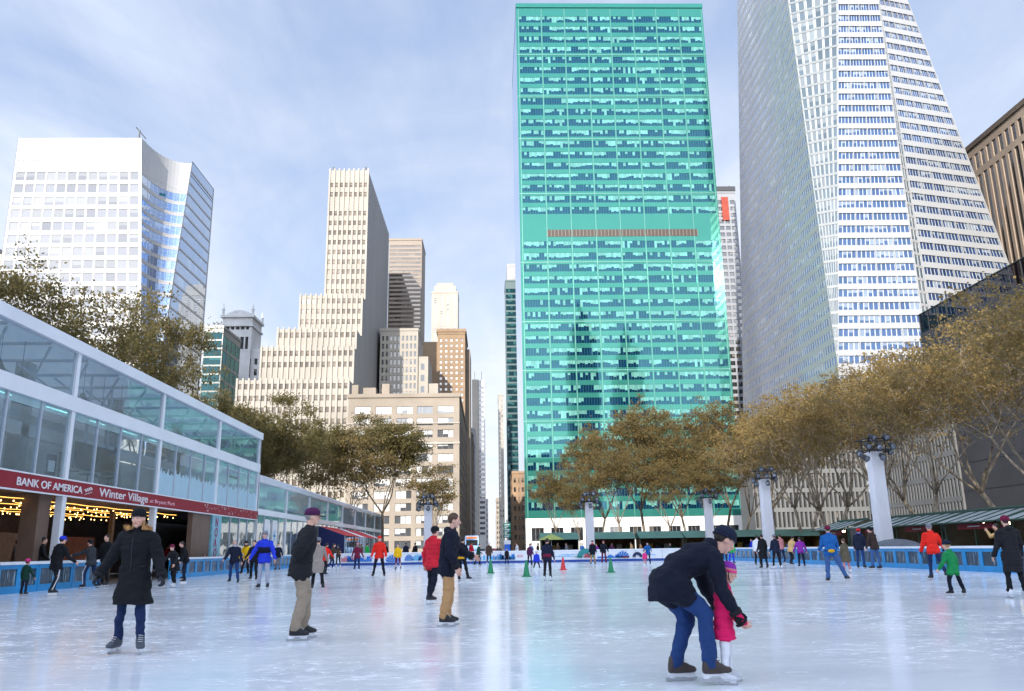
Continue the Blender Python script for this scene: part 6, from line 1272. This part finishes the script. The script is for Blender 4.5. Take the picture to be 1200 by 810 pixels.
    tm = wood.mesh('trunk', smooth=True); tm.materials.append(barkm); crown.materials.append(leafm); return tm, crown
PROTO = {
 'g0': make_tree(17, 7.4, 11, 9500, M_LEAF_G, M_BARKP, 0.115, .6, low=.42), 'g1': make_tree(18, 7.6, 12, 9500, M_LEAF_G, M_BARKP, 0.115, .6, lean=.15, low=.42), 'g2': make_tree(20, 8.0, 13, 10500, M_LEAF_G, M_BARKP, 0.12, .65, lean=-.12, low=.42),
 'r0': make_tree(22, 9.5, 21, 19000, M_LEAF_R, M_BARK, 0.15, .8, low=.12), 'r1': make_tree(20, 8.5, 22, 15000, M_LEAF_R, M_BARK, 0.15, .8, low=.1),
 'o0': make_tree(22, 8.4, 31, 15000, M_LEAF_O, M_BARK, 0.15, .8, low=.15), 'o1': make_tree(24, 9.2, 32, 16500, M_LEAF_O, M_BARK, 0.15, .85, low=.15), 'o2': make_tree(24, 9.2, 33, 30000, M_LEAF_O, M_BARK, 0.16, .95, low=.12), 'o3': make_tree(22, 8.4, 34, 27000, M_LEAF_O, M_BARK, 0.16, .95, low=.12),
 'b0': make_tree(16, 6.0, 41, 6500, M_LEAF_R, M_BARK, 0.16, .7, low=.2)}
PH = dict(g0=17, g1=18, g2=20, r0=22, r1=20, o0=22, o1=24, o2=24, o3=22, b0=16)
def tree(kind, x, y, h, label, rz, group, sxy=1.0):
    T = thing('plane_tree', label, 'tree', (x, y, 0), group); s = h/PH[kind]; T.scale = (s*sxy, s*sxy, s); T.rotation_euler = (0, 0, rz)
    for nm, me in zip(('trunk', 'crown'), PROTO[kind]): o = bpy.data.objects.new(nm, me); COL.objects.link(o); o.parent = T
G1 = 'plane trees in a double row behind the kiosks at right'
for i, (x, y, h, k) in enumerate(((32, 42, 15.6, 'g0'), (33, 52, 15.8, 'g1'), (32, 61.5, 15.6, 'g2'), (33.5, 71, 16.2, 'g0'), (32.5, 81, 16.4, 'g1'), (34, 92, 16.8, 'g2'), (33, 104, 17.2, 'g0'), (40, 56, 18.8, 'g2'), (41, 66, 19.0, 'g1'), (40, 76, 19.4, 'g0'), (41.5, 87, 20.0, 'g2'), (41, 99, 20.6, 'g1'), (42, 112, 21.3, 'g0'), (43, 126, 21.6, 'g2'))):
    tree(k, x, y, h, 'golden brown plane tree in the dense double row behind the kiosks, trunks pale and bare', 1.3*i, G1, 1.05)
for i, (px, yt, Y, k, sx) in enumerate(((655, 545, 122, 'r1', .75), (702, 506, 128, 'r0', .8), (755, 474, 132, 'r0', .85), (800, 500, 126, 'r1', .85), (842, 470, 134, 'r0', .8), (868, 500, 128, 'r1', .8), (728, 520, 118, 'r1', .8), (780, 540, 120, 'r0', .8), (822, 530, 121, 'r1', .85), (682, 560, 119, 'r1', .7))):
    d = at_y(px, yt, Y); tree(k, d[0]-.6, Y, d[2], ('small russet tree at the left end of the group before the green slab', 'russet tree right of the small one before the green slab', 'broad russet tree in the middle before the green slab', 'shorter russet tree between the two tallest before the green slab', 'tallest russet tree at the right before the green slab', 'russet tree touching the golden row before the green slab', 'low russet tree in front of the broad middle one', 'low russet tree in front of the shorter one between the two tallest', 'low russet tree before the tallest russet tree at right', 'low russet tree beside the small one at the left end')[i], 2.1*i, 'russet trees in front of the green slab', sx)
for i, (x, y, h, k, lb) in enumerate(((-33, 50, 18.6, 'o0', 'olive brown tree rising over the pavilion roof at the left edge'), (-34, 60, 21.6, 'o1', 'olive brown tree over the pavilion roof before the white tower front'), (-33, 70, 22.8, 'o0', 'olive brown tree over the pavilion roof under the curved glass corner'), (-33.5, 79, 24.6, 'o1', 'tall olive brown tree over the pavilion roof beside the blue glass side'), (-33, 95, 19.8, 'o3', 'olive brown tree below the dark green glass block'), (-31, 106, 21.0, 'o2', 'olive brown tree below the pinnacled tower'), (-29, 116, 19.5, 'o3', 'olive brown tree before the lowest steps of the stepped tower'), (-27, 128, 21.0, 'o2', 'olive brown tree between stepped tower and loft block'))):
    tree(k, x, y, h, lb, 0.9*i+.4, 'trees behind the pavilions', .62 if 75 < y < 100 else .88)
d = at_y(452, 482, 128); tree('o2', d[0], 128, d[2], 'broad olive tree in front of the cream loft block', 0.7, None, .98)
d = at_y(508, 545, 124); tree('b0', d[0], 124, d[2], 'thin half bare tree right of the broad olive tree', 2.7, None, .85)
d = at_y(405, 520, 120); tree('b0', d[0], 122, d[2]+2, 'thin half bare tree left of the broad olive tree', 4.7, None, .85)
# ------------------------------------------------------------------ buildings across the avenue behind the camera: unseen, sized to shade the rink and show in the glass
M_BK = mat('rear_stone', (0.33, 0.30, 0.26), 0.85, 0, 0.12, 0.1)
def rear(x0, x1, y0, y1, h, label, name='rear_building'):
    T = thing(name, label, 'building', ((x0+x1)/2, (y0+y1)/2, 0)); b = MB(); b.box((x0, y0, 0), (x1, y1, h)); b.build('wall', M_BK, T)
    return T, (x0, x1, y1, h)
T, _ = rear(-330, -210, -190, -150, 96, 'broad stone block behind the camera at the far left'); T, _ = rear(-205, -120, -195, -150, 93, 'tall stone block behind the camera, second from the left'); T, _ = rear(-115, -26, -190, -150, 88, 'stone block behind the camera, third from the left'); T, _ = rear(-25, 62, -195, -150, 71, 'stone block straight behind the camera')
for x, w, h, lb in ((78, 24, 196, 'slim tower behind the camera mirrored in the green slab'), (116, 22, 176, 'second slim tower behind the camera mirrored in the green slab')):
    T, _ = rear(x-w/2, x+w/2, -190, -160, h*.8, lb, 'rear_tower'); b = MB(); b.box((x-w*.32, -186, h*.8), (x+w*.32, -164, h*.93)); b.build('setback', M_BK, T); b = MB(); b.lathe([(w*.22, 0), (w*.14, h*.05), (.3, h*.12)], (x, -175, h*.93), 8); b.build('crown', M_BK, T)
T, _ = rear(140, 210, -190, -150, 95, 'stone block behind the camera at the right')
T = thing('library', 'low marble library with arched openings directly behind the rink', 'building', (5, -75, 0)); b = MB(); b.box((-55, -110, 0), (60, -50, 20)); b.build('wall', mat('library_marble', (0.5, 0.48, 0.45), .8, 0, .08, .2), T); b = MB(); b.add([(-56, -111, 20.02), (61, -111, 20.02), (61, -49, 20.02), (-56, -49, 20.02), (-30, -80, 27), (35, -80, 27)], [(0, 1, 5, 4), (2, 3, 4, 5), (1, 2, 5), (3, 0, 4)]); b.build('roof', M_TAR, T)

# ------------------------------------------------------------------ daylight
SUN_EL, SUN_AZ = 18.0, 14.0          # elevation; angle from straight behind the camera towards the left
sd = Vector((-math.sin(R(SUN_AZ))*math.cos(R(SUN_EL)), -math.cos(R(SUN_AZ))*math.cos(R(SUN_EL)), math.sin(R(SUN_EL))))
sl = bpy.data.lights.new('sun', 'SUN'); sl.energy = 2.0; sl.angle = R(0.5); sl.color = (1.0, 0.93, 0.83)
so = bpy.data.objects.new('sun', sl); COL.objects.link(so); so.rotation_euler = sd.to_track_quat('Z', 'Y').to_euler()
w = bpy.data.worlds.new('World'); SC.world = w; w.use_nodes = True; nt = w.node_tree; bg = nt.nodes['Background']
sky = N(nt, 'ShaderNodeTexSky'); sky.sky_type = 'NISHITA'; sky.sun_disc = False; sky.sun_elevation = R(SUN_EL)
sky.sun_rotation = math.atan2(sd.x, sd.y); sky.air_density = 1.1; sky.dust_density = 0.6; sky.ozone_density = 1.2; sky.altitude = 20
tc = N(nt, 'ShaderNodeTexCoord'); sep = N(nt, 'ShaderNodeSeparateXYZ'); L(nt, tc.outputs['Generated'], sep.inputs[0])
# thin cloud sheet: directions projected on a flat layer overhead
zz = math_node(nt, 'MAXIMUM', sep.outputs[2], 0.04); cmb = N(nt, 'ShaderNodeCombineXYZ')
L(nt, math_node(nt, 'DIVIDE', sep.outputs[0], math_node(nt, 'ADD', zz, 0.12)), cmb.inputs[0]); L(nt, math_node(nt, 'DIVIDE', sep.outputs[1], math_node(nt, 'ADD', zz, 0.12)), cmb.inputs[1])
mp = N(nt, 'ShaderNodeMapping'); mp.inputs['Scale'].default_value = (1.1, 0.75, 1); mp.inputs['Rotation'].default_value = (0, 0, R(35)); mp.inputs['Location'].default_value = (3.1, 1.7, 0); L(nt, cmb.outputs[0], mp.inputs[0])
c1 = ramp(nt, noise_tex(nt, 1.3, 8.0, mp.outputs[0], 0.56, 0.6), 0.30, 0.72)
mp2 = N(nt, 'ShaderNodeMapping'); mp2.inputs['Scale'].default_value = (4.5, 1.2, 1); mp2.inputs['Rotation'].default_value = (0, 0, R(60)); L(nt, cmb.outputs[0], mp2.inputs[0])
c2 = ramp(nt, noise_tex(nt, 1.6, 9.0, mp2.outputs[0], 0.6, 0.4), 0.42, 0.75)
cloud = math_node(nt, 'MINIMUM', math_node(nt, 'ADD', math_node(nt, 'MULTIPLY', c1, 0.62), math_node(nt, 'MULTIPLY', c2, 0.22)), 0.9)
low = N(nt, 'ShaderNodeMapRange'); low.inputs[1].default_value = 0.55; low.inputs[2].default_value = 0.0; low.inputs[3].default_value = 0.0; low.inputs[4].default_value = 0.8; L(nt, sep.outputs[2], low.inputs[0])
cloud = math_node(nt, 'MINIMUM', math_node(nt, 'ADD', math_node(nt, 'MULTIPLY', cloud, 0.95), low.outputs[0]), 0.92)
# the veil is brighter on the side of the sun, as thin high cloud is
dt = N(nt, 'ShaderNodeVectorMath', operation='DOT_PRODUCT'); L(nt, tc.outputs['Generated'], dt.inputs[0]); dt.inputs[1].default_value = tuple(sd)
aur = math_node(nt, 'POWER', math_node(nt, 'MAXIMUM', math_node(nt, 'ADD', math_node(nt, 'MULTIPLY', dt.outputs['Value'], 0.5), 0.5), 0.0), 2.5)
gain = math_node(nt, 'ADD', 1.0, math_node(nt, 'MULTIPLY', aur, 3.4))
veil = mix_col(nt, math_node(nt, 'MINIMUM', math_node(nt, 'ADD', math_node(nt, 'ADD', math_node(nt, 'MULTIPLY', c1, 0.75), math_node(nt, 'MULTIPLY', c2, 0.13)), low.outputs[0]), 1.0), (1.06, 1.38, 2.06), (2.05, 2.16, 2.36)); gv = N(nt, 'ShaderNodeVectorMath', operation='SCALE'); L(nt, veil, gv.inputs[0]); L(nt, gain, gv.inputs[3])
skd = mix_col(nt, 1.0, sky.outputs[0], (0.42, 0.40, 0.44), 'MULTIPLY')
cover = math_node(nt, 'MINIMUM', math_node(nt, 'ADD', 0.45, math_node(nt, 'MULTIPLY', cloud, 0.5)), 0.95)
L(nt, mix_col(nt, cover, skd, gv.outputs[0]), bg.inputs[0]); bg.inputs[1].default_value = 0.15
SC.view_settings.view_transform = 'Standard'; SC.view_settings.look = 'None'; SC.view_settings.gamma = 1; SC.view_settings.use_curve_mapping = False; SC.view_settings.exposure = 1.6
cy = SC.cycles; cy.use_denoising = True; cy.max_bounces = 8; cy.diffuse_bounces = 3; cy.glossy_bounces = 4; cy.transparent_max_bounces = 16; cy.transmission_bounces = 4; cy.caustics_reflective = False; cy.caustics_refractive = False
cy.use_adaptive_sampling = True; cy.adaptive_threshold = 0.015; cy.sample_clamp_indirect = 6.0
